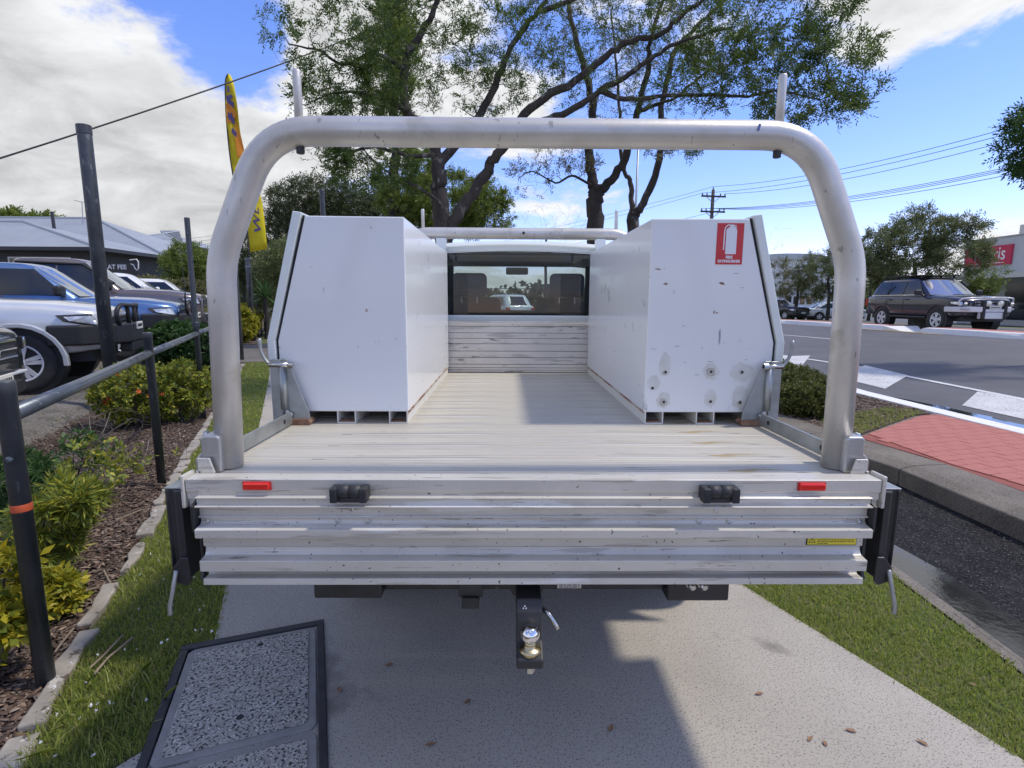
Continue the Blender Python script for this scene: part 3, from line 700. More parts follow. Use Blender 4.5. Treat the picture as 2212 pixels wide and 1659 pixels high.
for k in range(5):
    x = .084
    while x < .142:
        l = random.uniform(.006, .016); pr.box(x, min(x+l, .145), .1512, .1519, .576-.0065*k-.0022, .576-.0065*k); x += l+.003
pr.build('plate_print', m_ink, nz_)
for x in (.47, .505): bolt(x, .129, .575, UTE, 'Y', .012, .03)
MB().tube(smooth_path([(.18, .12, .60), (.30, .10, .598), (.46, .11, .585)], 5), .004, 6).build('wiring_loom', m_plastic, UTE)
# wheels and mudguards
def wheel(name, r, wd, parent, loc, axis='X', rim='alloy', m_rim=None, spokes=6, rr=.62):
    prof = [(r*rr, -wd*.46), (r*.80, -wd*.5), (r*.93, -wd*.49), (r*.985, -wd*.40), (r, -wd*.25), (r, wd*.25), (r*.985, wd*.40), (r*.93, wd*.49), (r*.80, wd*.5), (r*rr, wd*.46)]
    t = MB().lathe(prof, 28, (0, 0, 0), axis, cap=(False, False)).build(name, m_rubber, parent, smooth=True); t.location = loc
    for sgn in (-1, 1):
        rb = MB().lathe([(r*rr*1.01, sgn*wd*.45), (r*rr*.97, sgn*wd*.475), (r*rr*.90, sgn*wd*.44), (r*rr*.86, sgn*wd*.30)], 28, (0, 0, 0), axis, cap=(False, True)).build('rim', [m_rim or m_steel, m_plastic], t)
        rb.data.polygons.foreach_set('material_index', [1 if len(p.vertices) > 4 else 0 for p in rb.data.polygons])
        sp = MB().lathe([(r*.13, sgn*wd*.40), (r*.15, sgn*wd*.44), (r*.10, sgn*wd*.47), (.01, sgn*wd*.47)], 14, (0, 0, 0), axis)
        for k in range(spokes):
            a = 2*math.pi*k/spokes+.2
            for da, w_ in ((-.17, .13), (.17, .13)):
                c, s_ = math.cos(a+da), math.sin(a+da); u0, u1 = r*.10, r*rr*.92; q = r*w_*.5
                pts = [(u0*c-q*s_, u0*s_+q*c), (u1*c-q*s_, u1*s_+q*c), (u1*c+q*s_, u1*s_-q*c), (u0*c+q*s_, u0*s_-q*c)]
                a0, a1 = sorted((sgn*wd*.36, sgn*wd*.45))
                if axis == 'X': sp.prism(pts, a0, a1, 'X')
                else: sp.prism(pts, a0, a1, 'Y')
        sp.build('spokes', m_rim or m_steel, t)
    return t
for x in (-.77, .77):
    for y in (1.30, 4.15): wheel('wheel', .375, .25, UTE, (x, y, .375))
    mg = MB()
    arc = [(1.30+.46*math.cos(a), .42+.46*math.sin(a)) for a in np.linspace(.1, math.pi-.1, 12)]
    arc2 = [(1.30+.45*math.cos(a), .42+.45*math.sin(a)) for a in np.linspace(math.pi-.1, .1, 12)]
    mg.prism(arc+arc2, x-.14, x+.14, 'X').build('mudguard', m_plastic, UTE)
for y in (1.30, 4.15): MB().tube([(-.7, y, .375), (.7, y, .375)], .05, 10).build('axle', m_black, UTE)
# cab: shell of panels round a real interior
CB = 2.235
def cabpanel(name, mb, m=m_cabw, parent=UTE, **k): return mb.build(name, m, parent, **k)
rf = MB(); xs = np.linspace(-.66, .66, 13); yv = [CB, CB+.05, CB+.5, CB+1.1, CB+1.30]; zc_ = [1.765, 1.79, 1.80, 1.79, 1.765]
V = []
for zz_off in (0, -.045):
    for y_, z_ in zip(yv, zc_):
        for x in xs: V.append((x, y_, z_-.032*(x/.66)**2-.0*abs(x)+zz_off))
k = len(xs); ny = len(yv); Fq = []
for lay in (0, 1):
    for j in range(ny-1):
        for i in range(k-1):
            b = lay*k*ny; Fq.append((b+j*k+i, b+j*k+i+1, b+(j+1)*k+i+1, b+(j+1)*k+i))
b = k*ny
for i in range(k-1): Fq += [(i, i+1, b+i+1, b+i), ((ny-1)*k+i, (ny-1)*k+i+1, b+(ny-1)*k+i+1, b+(ny-1)*k+i)]
for j in range(ny-1): Fq += [(j*k, (j+1)*k, b+(j+1)*k, b+j*k), (j*k+k-1, (j+1)*k+k-1, b+(j+1)*k+k-1, b+j*k+k-1)]
cabpanel('cab_roof', MB().add(V, Fq), smooth=False)
# rear panel below the window, and header with a curved lower edge
MB().box(-.76, .76, CB, CB+.05, .55, 1.305).build('cab_rear_panel', m_cabw, UTE, bevel=.008)
hd = [(x, 1.722-.018*(x/.6)**2) for x in np.linspace(-.64, .64, 13)]+[(x, 1.762-.032*(x/.66)**2) for x in np.linspace(.64, -.64, 13)]
MB().prism(hd, CB-.006, CB+.03, 'Y').build('cab_header', m_cabw, UTE, bevel=.004)
for s in (-1, 1):
    MB().prism([(s*.60, 1.30), (s*.76, 1.30), (s*.66, 1.745), (s*.585, 1.715)], CB-.004, CB+.06, 'Y').build('cab_rear_pillar', m_cabw, UTE, bevel=.006)
    # side: door skins and pillars
    MB().prism([(s*.78, .50), (s*.83, .50), (s*.84, .9), (s*.82, 1.23), (s*.76, 1.23)], CB+.02, CB+1.55, 'Y').build('cab_door', m_cabw, UTE, bevel=.01)
    for (y0, y1, x0, x1) in ((CB+.68, CB+.75, .655, .785),):
        MB().prism([(s*.79, 1.23), (s*.75, 1.23), (s*.64, 1.74), (s*.67, 1.74)], y0, y1, 'Y').build('cab_pillar', m_cabw, UTE)
    MB().tube([(s*.79, CB+1.85, 1.22), (s*.66, CB+1.24, 1.755)], .035, 8).build('windscreen_pillar', m_cabw, UTE)
    sgl = MB().add([(s*.775, CB+.06, 1.235), (s*.775, CB+1.75, 1.235), (s*.662, CB+1.22, 1.73), (s*.662, CB+.06, 1.73)], [(0, 1, 2, 3)]).build('side_window', m_screen, UTE)
# rear glass with dark border
MB().add([(-.60, CB+.022, 1.305), (.60, CB+.022, 1.305), (.60, CB+.026, 1.705), (.3, CB+.026, 1.719), (0, CB+.026, 1.724), (-.3, CB+.026, 1.719), (-.60, CB+.026, 1.705)], [(0, 1, 2, 3, 4, 5, 6)]).build('rear_window', m_rearglass, UTE)
rg = MB(); rg.box(-.60, .60, CB+.027, CB+.032, 1.307, 1.325).box(-.475, -.43, CB+.027, CB+.034, 1.307, 1.63).box(.445, .49, CB+.027, CB+.034, 1.307, 1.63).build('window_surround', m_seal, UTE)
MB().box(-.44, .45, CB+.024, CB+.035, 1.478, 1.482).build('window_bar', m_seal, UTE)
# bonnet, guards, windscreen, front
MB().add([(-.76, CB+1.83, 1.20), (.76, CB+1.83, 1.20), (.64, CB+1.24, 1.745), (-.64, CB+1.24, 1.745)], [(0, 1, 2, 3)]).build('windscreen', m_screen, UTE)
V = []; Q = []; st = [(CB+1.5, 1.20, .83), (CB+1.9, 1.19, .84), (CB+2.4, 1.13, .84), (CB+2.75, 1.03, .80), (CB+2.88, .86, .72), (CB+2.9, .62, .72)]
for (y_, z_, hw) in st:
    V += [(-hw, y_, .50), (-hw, y_, z_-.16), (-hw*.93, y_, z_-.04), (-hw*.5, y_, z_), (hw*.5, y_, z_), (hw*.93, y_, z_-.04), (hw, y_, z_-.16), (hw, y_, .50)]
for i in range(len(st)-1):
    for j in range(7): Q.append((i*8+j, i*8+j+1, (i+1)*8+j+1, (i+1)*8+j))
Q.append(tuple(range((len(st)-1)*8, len(st)*8)))
MB().add(V, Q).build('bonnet', m_cabw, UTE, bevel=.02)
for s in (-1, 1): MB().box(s*.62-.13, s*.62+.13, CB+2.80, CB+2.895, .82, .95).build('headlight', m_chrome, UTE, bevel=.02)
MB().box(-.45, .45, CB+2.86, CB+2.91, .62, .88).build('grille', m_plastic, UTE, bevel=.01)
# interior
MB().box(-.76, .76, CB+1.45, CB+1.85, .9, 1.215).build('dashboard', m_interior, UTE, bevel=.03)
MB().box(-.76, .76, CB+.06, CB+2.0, .50, .56).build('cab_floor', m_interior, UTE)
MB().box(-.60, .60, CB+.1, CB+1.2, 1.74-.045, 1.742-.04).build('roof_lining', mat('grey_roof_lining', (.30, .30, .31), .9), UTE)
def seat(x, y, w=.48):
    s = MB().box(x-w/2, x+w/2, y-.06, y+.46, .62, .80).build('seat', m_seat, UTE, bevel=.03, seg=3)
    MB().obox((x, y-.05, 1.10), w, .13, .66, 0, rad(-9)).build('seat_back', m_seat, s, bevel=.05, seg=4)
    MB().obox((x, y-.12, 1.52), w*.56, .09, .18, 0, rad(-6)).build('headrest', m_seat, s, bevel=.04, seg=4)
    MB().tube([(x-.06, y-.11, 1.38), (x-.06, y-.12, 1.5)], .007, 6).tube([(x+.06, y-.11, 1.38), (x+.06, y-.12, 1.5)], .007, 6).build('headrest_post', m_steel, s)
seat(-.36, CB+.72); seat(.39, CB+.72)
sw = MB(); ring = [(.39+.185*math.cos(a), CB+1.30+.06*math.sin(a), 1.14+.165*math.sin(a)) for a in np.linspace(0, 2*math.pi, 25)]
sw.tube(ring, .014, 8, False).build('steering_wheel', m_interior, UTE, smooth=True)
mr = MB().obox((.02, CB+1.33, 1.665), .20, .03, .065).build('rear_view_mirror', m_plastic, UTE, bevel=.012)
MB().box(-.43, .44, CB+.10, CB+.30, 1.29, 1.335).build('parcel_shelf', m_interior, UTE, bevel=.01)

# ---------------------------------------------------------------- the two toolboxes on the tray
def toolbox(s, label):
    t = empty('toolbox', (s*.64, .64, DZ), label=label, cat='toolbox', group='white toolboxes on the tray')
    ox, oy, oz = s*.64, .64, DZ
    def X(x): return s*x-ox
    L_ = 1.43
    body = [(X(.445), .045), (X(.445), .755), (X(.798), .757), (X(.920), .310), (X(.917), .045)]
    B = MB().prism(body, 0, L_, 'Y').build('body', m_white, t, bevel=.004, seg=2)
    seal = [(X(.801), .758), (X(.806), .760), (X(.9275), .310), (X(.9245), .06), (X(.919), .06), (X(.922), .310)]
    MB().prism(seal, .006, L_-.006, 'Y').build('door_seal', m_seal, t)
    door = [(X(.807), .768), (X(.838), .772), (X(.957), .312), (X(.953), .055), (X(.9255), .055), (X(.9285), .312)]
    D = MB().prism(door, -.008, L_+.004, 'Y').build('side_door', mat('door_white_paint', (.78, .81, .78), .25, 0, (.67, .72, .70), 3, 4, coat=.2), t, bevel=.003)
    for (a, b) in ((.45, .52), (.645, .715), (.83, .90)):
        if a > .8 : continue
        x0, x1 = sorted((X(a), X(b)))
        MB().add([(x0, 0, 0), (x0, 0, .046), (x0+.004, 0, .046), (x0+.004, 0, .004), (x1-.004, 0, .004), (x1-.004, 0, .046), (x1, 0, .046), (x1, 0, 0),
                  (x0, L_, 0), (x0, L_, .046), (x0+.004, L_, .046), (x0+.004, L_, .004), (x1-.004, L_, .004), (x1-.004, L_, .046), (x1, L_, .046), (x1, L_, 0)],
                 [(i, (i+1) % 8, 8+(i+1) % 8, 8+i) for i in range(8)]+[(0, 1, 2, 3), (4, 5, 6, 7), (0, 3, 4, 7), (8, 11, 10, 9), (12, 15, 14, 13), (8, 15, 12, 11)]).build('foot_channel', m_footw, t)
        MB().box(x0+.005, x1-.005, .002, .05, .0045, .0075).build('rust_plate', m_rust, t)
    x0, x1 = sorted((X(.86), X(.915)))
    MB().box(x0, x1, .08, L_, .0, .044).build('foot_channel', m_footw, t)
    # rust line where the body sits on the inner channel
    x0, x1 = sorted((X(.4435), X(.449)))
    MB().box(x0, x1, .012, L_-.01, .041, .049).build('rust_seam', mat('rust_streak_seam', (.46, .40, .34), .8, 0, (.24, .10, .045), 6, 6, .46, .56, (1, 1.5, 1)), t)
    for zz in (.17, .42):
        c = MB().lathe([(.018, 0), (.02, s*.006), (.012, s*.012)], 12, (X(.957)-s*.002, L_*.5, zz), 'X').build('door_lock', m_steel, D)
    return t, B, X
TBL, BL, XL_ = toolbox(-1, 'plain white steel toolbox on the tray, without a sticker')
TBR, BR, XR_ = toolbox(1, 'white steel toolbox on the tray with red fire extinguisher sticker')
# fire extinguisher sticker (flat print on the right box)
fs = MB().box(XR_(.682), XR_(.779), -.0016, -.0004, 1.5355-DZ, 1.681-DZ).build('fire_sticker', m_redst, BR)
fx, fz = XR_(.7345), 1.612-DZ
ex = MB()
def fpoly(pts, y=-.0021): ex.prism(pts, y-.0003, y, 'Y')
wb = .0195
bod = [(fx-wb, fz-.040), (fx+wb, fz-.040), (fx+wb, fz+.042)]+[(fx+wb*math.cos(a), fz+.042+.014*math.sin(a)) for a in np.linspace(.2, 1.1, 4)]+[(fx+.007, fz+.058), (fx+.007, fz+.064), (fx-.007, fz+.064), (fx-.007, fz+.058)]+[(fx+wb*math.cos(a), fz+.042+.014*math.sin(a)) for a in np.linspace(math.pi-1.1, math.pi-.2, 4)]+[(fx-wb, fz+.042)]
fpoly(bod)
hose = [(fx-.006, fz+.0635), (fx-.016, fz+.061), (fx-.0235, fz+.053), (fx-.0255, fz+.042), (fx-.0265, fz-.025)]
for a, b in zip(hose[:-1], hose[1:]): seg2(ex, a, b, .0042, -.0024, -.0021)
seg2(ex, (fx+.006, fz+.0615), (fx+.017, fz+.0595), .003, -.0024, -.0021); seg2(ex, (fx+.006, fz+.0575), (fx+.018, fz+.0525), .0032, -.0024, -.0021)
ex.build('extinguisher_symbol', m_whst, fs)
def flat_text(txt, size, loc, rot, m, parent, name='lettering', bold=.0, shear=0, sx=1.0):
    me = text_mesh(txt, size, 0, bold=bold, shear=shear)
    o = link_mesh(name, me, m, parent); o.location = loc; o.rotation_euler = rot; o.scale = (sx, 1, 1); return o
flat_text('FIRE', .0135, (XR_(.7305), -.0022, 1.5605-DZ), (rad(90), 0, 0), m_whst, fs, bold=.0007)
flat_text('EXTINGUISHER', .0128, (XR_(.7305), -.0022, 1.5465-DZ), (rad(90), 0, 0), m_whst, fs, bold=.0006, sx=.93)
# drilled holes, bare patches, scratches on the right box
def blob(cx, cz, rx, rz_, y, n=14, jit=.22):
    pts = []
    for i in range(n):
        a = 2*math.pi*i/n; q = 1+random.uniform(-jit, jit); pts.append((cx+rx*q*math.cos(a), cz+rz_*q*math.sin(a)))
    return MB().prism(pts, y-.0003, y, 'Y')
for (x, z, sx_, sz_, big) in ((.518, 1.165, .022, .045, 0), (.692, 1.142, .032, .03, 1), (.807, 1.140, .042, .036, 0), (.478, 1.10, .024, .028, 0), (.517, 1.032, .026, .032, 1), (.695, 1.038, .022, .034, 0), (.807, 1.045, .032, .045, 0)):
    blob(XR_(x), z-DZ, sx_, sz_, -.0003, 18, .16).build('cleaned_patch', m_stain, BR)
for (x, z, r) in ((.518, 1.138, .010), (.690, 1.14, .018), (.807, 1.139, .009), (.472, 1.077, .006), (.517, 1.024, .016), (.695, 1.026, .007), (.807, 1.023, .010)):
    blob(XR_(x), z-DZ, r, r*.95, -.0008, 14, .12).build('bare_metal_patch', m_stain2, BR)
    h = MB().lathe([(.0052, -.0009), (.0052, -.0016)], 10, (XR_(x)+.002, 0, z-DZ+.001), 'Y').build('drill_hole', m_seal, BR)
    MB().lathe([(.0065, -.0009), (.0062, -.0013)], 10, (XR_(x)+.002, 0, z-DZ+.001), 'Y').build('hole_rim', m_stain2, h)
for (x, z, a, b) in ((.504, 1.465, .008, .004), (.712, 1.467, .010, .005), (.476, 1.518, .010, .002), (.70, 1.36, .006, .002)):
    blob(XR_(x), z-DZ, a, b, -.0004, 9, .5).build('rust_chip', m_rust, BR)
blob(XR_(.716), 1.275-DZ, .004, .032, -.0004, 9, .3).build('scratch', mat('grey_scratch', (.30, .32, .36), .5), BR)
for i in range(9):
    x, z = random.uniform(.46, .86), random.uniform(1.0, 1.55)
    blob(XR_(x), z-DZ, random.uniform(.004, .014), .0012, -.0004, 7, .4).build('scratch', mat('grey_scratch', (.30, .32, .36), .5), BR)
# scratches on the inner faces
for (T_, Xf, s) in ((BL, XL_, -1), (BR, XR_, 1)):
    for i in range(16):
        y, z = random.uniform(.1, 1.3), random.uniform(.10, .70); l = random.uniform(.015, .09); tl = random.uniform(-.5, .5)
        xx = Xf(.445)
        a, b = (y, z), (y+l*.35, z+l*tl)
        m2 = MB(); d = np.array([b[0]-a[0], b[1]-a[1]]); q = np.array([-d[1], d[0]])/np.linalg.norm(d)*.0011
        P4 = [(a[0]+q[0], a[1]+q[1]), (b[0]+q[0], b[1]+q[1]), (b[0]-q[0], b[1]-q[1]), (a[0]-q[0], a[1]-q[1])]
        x0, x1 = sorted((xx-s*.0001, xx-s*.0006)); m2.prism(P4, x0, x1, 'X').build('scratch', mat('grey_scratch', (.30, .32, .36), .5), T_)
# ================================================================== VEHICLES
m_glassd = mat('dark_car_glass', (.012, .014, .016), .04, 0, spec=.8)
m_glassb = mat('windscreen_car_glass', (.34, .38, .42), .03, .75, spec=1.0)
m_trim = mat('black_car_trim', (.018, .018, .019), .5, 0, (.025, .025, .026), 30, 3)
m_lamp = mat('headlamp_lens', (.78, .80, .82), .06, .45, (.42, .44, .46), 16, 3, coat=1.0)
m_tail = mat('tail_lamp', (.45, .02, .015), .15, 0, coat=.8)
m_plate = mat('number_plate', (.72, .70, .62), .5)
m_alloy = mat('alloy_wheel', (.66, .67, .69), .35, .25)
def paintm(name, c, metal=.3, c2=None):
    return mat(name, c, .28, metal, c2 or tuple(x*.93 for x in c), 3, 3, coat=.9)
def car(name, label, loc, heading, col, kind='suv', L=4.9, Wd=1.88, H=1.8, wb=2.85, wr=.37, clr=.42, hood=(1.0, 1.14), belt=1.16, cabin=None, front_x=None,
        bar=None, rack=False, plate=True, dirt=True, group=None, grille='bars', emblem=None, mirror_m=None, antennas=(), visor=False, strip_chrome=False, rim=None, flare=False, cat='car'):
    """A vehicle, nose towards local +X, built as lofted body, glasshouse, glass, lamps, wheels"""
    root = empty(name, loc, heading, label, cat, group)
    pm = paintm('paint_'+col[0], col[1], col[2])
    hw = Wd/2; xf = L/2; xr_ = -L/2
    wx = (wb/2+(.05 if kind != 'pickup' else .16)); wheels = (wx, wx-wb); Ra = wr*1.17
    c0, c1, c2_, c3 = cabin       # x of windscreen base, roof front, roof rear, rear glass base
    bed = (kind == 'pickup')
    def ztop(x):
        if x > c0: return np.interp(x, [c0, c0+(xf-c0)*.55, xf-.10, xf], [hood[1], hood[1]-.03, hood[0], hood[0]-.07])
        if kind in ('sedan',) and x < c3: return np.interp(x, [xr_, c3], [belt-.03, belt])
        return np.interp(x, [xr_, c3, c0], [belt+(.0 if not bed else .0), belt, hood[1]])
    def zbot(x): return np.interp(x, [xr_, xr_+.35, wheels[1]-Ra, wheels[0]+Ra, xf-.3, xf], [clr+.16, clr+.05, clr, clr, clr+.02, clr+.07])
    def wid(x): return np.interp(x, [xr_, xr_+.18, xr_+.7, xf-.95, xf-.35, xf-.12, xf], [hw*.90, hw*.975, hw, hw, hw*.955, hw*.86, hw*.72])
    st = sorted(set([xr_, xr_+.08, xr_+.25, c3, c0, c0+.02, xf-.55, xf-.30, xf-.12, xf-.03, xf]+[w_+Ra*k for w_ in wheels for k in (-1.06, -.99, -.9, -.72, -.45, 0, .45, .72, .9, .99, 1.06)]+[(c0+c3)/2]))
    st = [x for x in st if xr_ <= x <= xf]
    V = []; Q = []; nr = 9
    for x in st:
        zb, zt, h = zbot(x), ztop(x), wid(x); za = zb
        for w_ in wheels:
            d = abs(x-w_)
            if d < Ra: za = max(za, wr+math.sqrt(Ra*Ra-d*d)*1.0)
        cr = .045 if x > c0 else .0
        z3 = max(zb+.30*(zt-zb), za+.02); z4 = max(zb+.58*(zt-zb), za+.05)
        z5 = max(zt-.13, z4+.03)
        ring = [(0, za), (h*.80, za), (h*.965, za), (h*.995, z3), (h, z4), (h*.985, z5), (h*.945, zt-.035), (h*.80, zt+cr*.4), (0, zt+cr)]
        for s in (1, -1):
            pass
        row = [(x, y, z) for y, z in ring]+[(x, -y, z) for y, z in ring[-2:0:-1]]
        V += row; nr = len(row)
    for i in range(len(st)-1):
        for j in range(nr): Q.append((i*nr+j, i*nr+(j+1) % nr, (i+1)*nr+(j+1) % nr, (i+1)*nr+j))
    Q += [tuple(range(nr-1, -1, -1)), tuple((len(st)-1)*nr+j for j in range(nr))]
    B = MB().add(V, Q).build('body', pm, root, smooth=True, subsurf=1)
    # underbody and inner arches
    MB().box(xr_+.15, xf-.2, -hw*.72, hw*.72, clr-.12, clr+.35).build('underbody', m_trim, root)
    for w_ in wheels:
        for s in (-1, 1):
            y0, y1 = sorted((s*(hw-.30), s*(hw-.05)))
            MB().lathe([(Ra*.99, y0), (Ra*.99, y1)], 20, (w_, 0, wr), 'Y').build('wheel_well', m_trim, B)
            t = wheel('wheel', wr, .25, root, (w_, s*(hw-.14), wr), 'Y', m_rim=rim or m_alloy, spokes=5)
            if flare:
                arc = [(w_+Ra*k*math.cos(a), wr+Ra*k*math.sin(a)) for k, rg_ in ((1.0, 1), (1.12, -1)) for a in (np.linspace(-.1, math.pi+.1, 14) if rg_ > 0 else np.linspace(math.pi+.1, -.1, 14))]
                y0, y1 = sorted((s*(hw-.06), s*(hw+.035))); MB().prism(arc, y0, y1, 'Y').build('wheel_arch_flare', flare if flare is not True else pm, B, bevel=.01)
    # glasshouse
    hb, ht = hw*.93, hw*.74
    def rowz(z, xa, xb, h, cr=0):
        k = .12
        return [(xa, 0, z+cr), (xa-.02, h*.55, z+cr*.7), (xa-k, h*.92, z), (xa-k-.12, h, z), ((xa+xb)/2, h, z), (xb+k, h, z), (xb+.03, h*.88, z), (xb, h*.5, z+cr*.7), (xb, 0, z+cr)]
    rows = [rowz(belt-.06, c0, c3, hb), rowz(belt+.02, c0-.04, c3+.02, hb*.995), rowz(H-.10, c1+.03, c2_-.03, ht*1.03), rowz(H-.035, c1-.06, c2_+.04, ht*.97), rowz(H-.005, c1-.28, c2_+.22, ht*.80, .01)]
    V = []; Q = []; nn = 16
    for r in rows:
        V += r+[(x, -y, z) for x, y, z in r[-2:0:-1]]
    for i in range(len(rows)-1):
        for j in range(nn): Q.append((i*nn+j, i*nn+(j+1) % nn, (i+1)*nn+(j+1) % nn, (i+1)*nn+j))
    Q.append(tuple((len(rows)-1)*nn+j for j in range(nn)))
    G = MB().add(V, Q).build('cabin', pm, root, smooth=True, subsurf=1)
    # glass panels set a few millimetres proud of the cabin
    def lerp(a, b, t): return a+(b-a)*t
    z0, z1 = belt+.015, H-.13
    def side_pt(x0t, t, s):   # t 0 at belt, 1 at roof
        return (x0t, s*(lerp(hb*1.0, ht*1.045, t)+.006), lerp(z0, z1, t))
    nwin = {'pickup': 2, 'sedan': 2, 'suv': 3, 'hatch': 2}[kind]
    xa0, xa1 = c0-.26, c1-.06; xb0, xb1 = c3+.24, c2_+.16
    if bed: xb0, xb1 = c3+.12, c2_+.10
    cuts = np.linspace(0, 1, nwin+1)
    for s in (-1, 1):
        for k in range(nwin):
            g = .025
            a0, a1 = lerp(xa0, xb0, cuts[k])-g, lerp(xa1, xb1, cuts[k])-g
            b0, b1 = lerp(xa0, xb0, cuts[k+1])+g, lerp(xa1, xb1, cuts[k+1])+g
            if k > 0: a0 = a1 = (lerp(xa0, xb0, cuts[k])*.5+lerp(xa1, xb1, cuts[k])*.5)-g
            if k < nwin-1: b0 = b1 = (lerp(xa0, xb0, cuts[k+1])*.5+lerp(xa1, xb1, cuts[k+1])*.5)+g
            pts = [side_pt(a0, 0, s), side_pt(b0, 0, s), side_pt(b1, 1, s), side_pt(lerp(a0, a1, .93) if k == 0 else a1, 1, s)]
            MB().add(pts, [(0, 1, 2, 3)]).build('side_window', m_glassd, root)
        if visor:
            p, q = side_pt(xa1+.1, 1, s), side_pt(xb1, 1, s)
            MB().tube([(xa0+.02, s*(hb+.02), z0+.1), (xa1-.05, p[1]+s*.02, z1-.02), (xb1, q[1]+s*.02, z1)], .028, 6).build('weather_shield', m_trim, root, smooth=True)
        if strip_chrome: MB().tube([(xa0, s*(hb+.012), z0-.015), (xb0, s*(hb+.012), z0-.015)], .012, 6).build('window_chrome', m_chrome, root)
        # door handles, seams
        for k in range(2 if kind != 'suv' else 2):
            x = lerp(xa0, xb0, (k+.82)/nwin*(1 if nwin == 2 else .98)); MB().obox((x, s*(hw+.008), belt-.16), .19, .03, .03).build('door_handle', m_trim if kind != 'sedan' else pm, root, bevel=.008)
            xs_ = lerp(xa0, xb0, min(1, (k+1)/nwin)); MB().box(xs_-.004, xs_+.004, min(s*(hw-.004), s*(hw+.0025)), max(s*(hw-.004), s*(hw+.0025)), clr+.12, belt-.10).build('door_seam', m_seal, B)
        # mirror
        mx_ = c0-.33
        mm = MB().obox((mx_, s*(hw+.13), belt+.09), .13, .24, .19, s*rad(8)).build('mirror', mirror_m or pm, root, bevel=.05, seg=4)
        MB().tube([(mx_, s*(hw-.06), belt), (mx_, s*(hw+.06), belt+.05)], .03, 8).build('mirror_arm', m_trim, mm)
        # headlamp wrapping the corner
        hz = hood[0]-.17
        hv = np.array([(xf-.02, s*hw*.50, hz-.085), (xf-.13, s*hw*.84, hz-.075), (xf-.46, s*hw*.97, hz+.00), (xf-.54, s*hw*.965, hz+.085), (xf-.20, s*hw*.86, hz+.10), (xf-.05, s*hw*.50, hz+.075),
                       (xf-.22, s*hw*.45, hz-.08), (xf-.40, s*hw*.7, hz)]); hfc = [(0, 1, 5), (1, 4, 5), (1, 2, 4), (2, 3, 4), (0, 5, 6), (3, 7, 4), (5, 4, 7, 6), (2, 7, 3), (0, 6, 1), (1, 6, 7, 2)]
        hl = MB().add(hv, hfc).build('headlight', m_trim, root)
        hl.scale = (1.0, 1.03, 1.0); hl.location = (.03, 0, 0)
        cen = hv[[0, 1, 2, 3, 4, 5]].mean(0); ins = cen+(hv-cen)*np.array([.80, .84, .70])+np.array([.022, s*.022, 0])
        MB().add(ins, hfc).build('lamp_lens', m_lamp, hl, bevel=.004)
        MB().box(xf-.16, xf-.02, min(s*hw*.64, s*hw*.67), max(s*hw*.64, s*hw*.67), hz-.05, hz+.07).build('lamp_divider', m_trim, hl)
        MB().lathe([(.055, 0), (.05, .012), (.01, .014)], 12, (xf-.045, s*hw*.76, hz+.01), 'X').build('lamp_projector', m_chrome, hl)
        MB().box(xr_-.012, xr_+.10, min(s*hw*.72, s*hw*.96), max(s*hw*.72, s*hw*.96), belt-.42, belt-.12).build('tail_light', m_tail, root, bevel=.015)
    # windscreen and rear glass
    def scr(xa, xb, sgn, inset):
        y0, y1 = hb*.86, ht*.90; o_ = (.012 if sgn > 0 else .045)*sgn
        za_, zb_ = belt+.0, H-.105
        n5 = [-1, -.6, 0, .6, 1]; V = []
        for (x, y, z) in ((xa, y0, za_), (xb, y1, zb_)):
            for q in n5: V.append((x+o_-sgn*(.13*abs(q)**2.2)+(.01*sgn), y*q, z))
        return MB().add(V, [(i, i+1, 6+i, 5+i) for i in range(4)])
    scr(c0-.02, c1+.02, 1, 0).build('windscreen', m_glassb, root, smooth=True)
    scr(c3+.02, c2_-.02, -1, 0).build('rear_window', m_glassd, root, smooth=True)
    MB().tube([(c0+.03, -.1, hood[1]+.04), (c0-.05, hw*.62, hood[1]+.06)], .012, 6).build('wiper', m_trim, root)
    # grille, bumper, plate
    gzc = hood[0]-.20
    gr = MB().box(xf-.06, xf+.012, -hw*.50, hw*.50, gzc-.13, gzc+.10).build('grille', m_trim, root, bevel=.02)
    for k in range(3 if grille == 'bars' else 2):
        MB().box(xf, xf+.024, -hw*.49, hw*.49, gzc-.085+k*.075, gzc-.06+k*.075).build('grille_bar', m_chrome if grille == 'bars' else pm, gr, bevel=.006)
    if emblem:
        e = MB().lathe([(.075, 0), (.085, .006), (.085, .018), (.075, .022), (.068, .016), (.068, .006), (.01, .004)], 24, (xf+.018, 0, gzc+.005), 'X').build('emblem', m_chrome, gr)
        if emblem == 'vw':
            q = MB(); X0, X1 = xf+.026, xf+.038
            for a, b in (((-.034, .055), (0, .006)), ((0, .006), (.034, .055)), ((-.056, .032), (-.028, -.05)), ((-.028, -.05), (0, .0)), ((0, .0), (.028, -.05)), ((.028, -.05), (.056, .032))):
                d = np.array(b)-np.array(a); nn_ = np.array([-d[1], d[0]])/np.linalg.norm(d)*.007
                q.prism([(a[0]+nn_[0], gzc+.005+a[1]+nn_[1]), (b[0]+nn_[0], gzc+.005+b[1]+nn_[1]), (b[0]-nn_[0], gzc+.005+b[1]-nn_[1]), (a[0]-nn_[0], gzc+.005+a[1]-nn_[1])], X0, X1, 'X')
            q.build('emblem_letters', m_chrome, e)
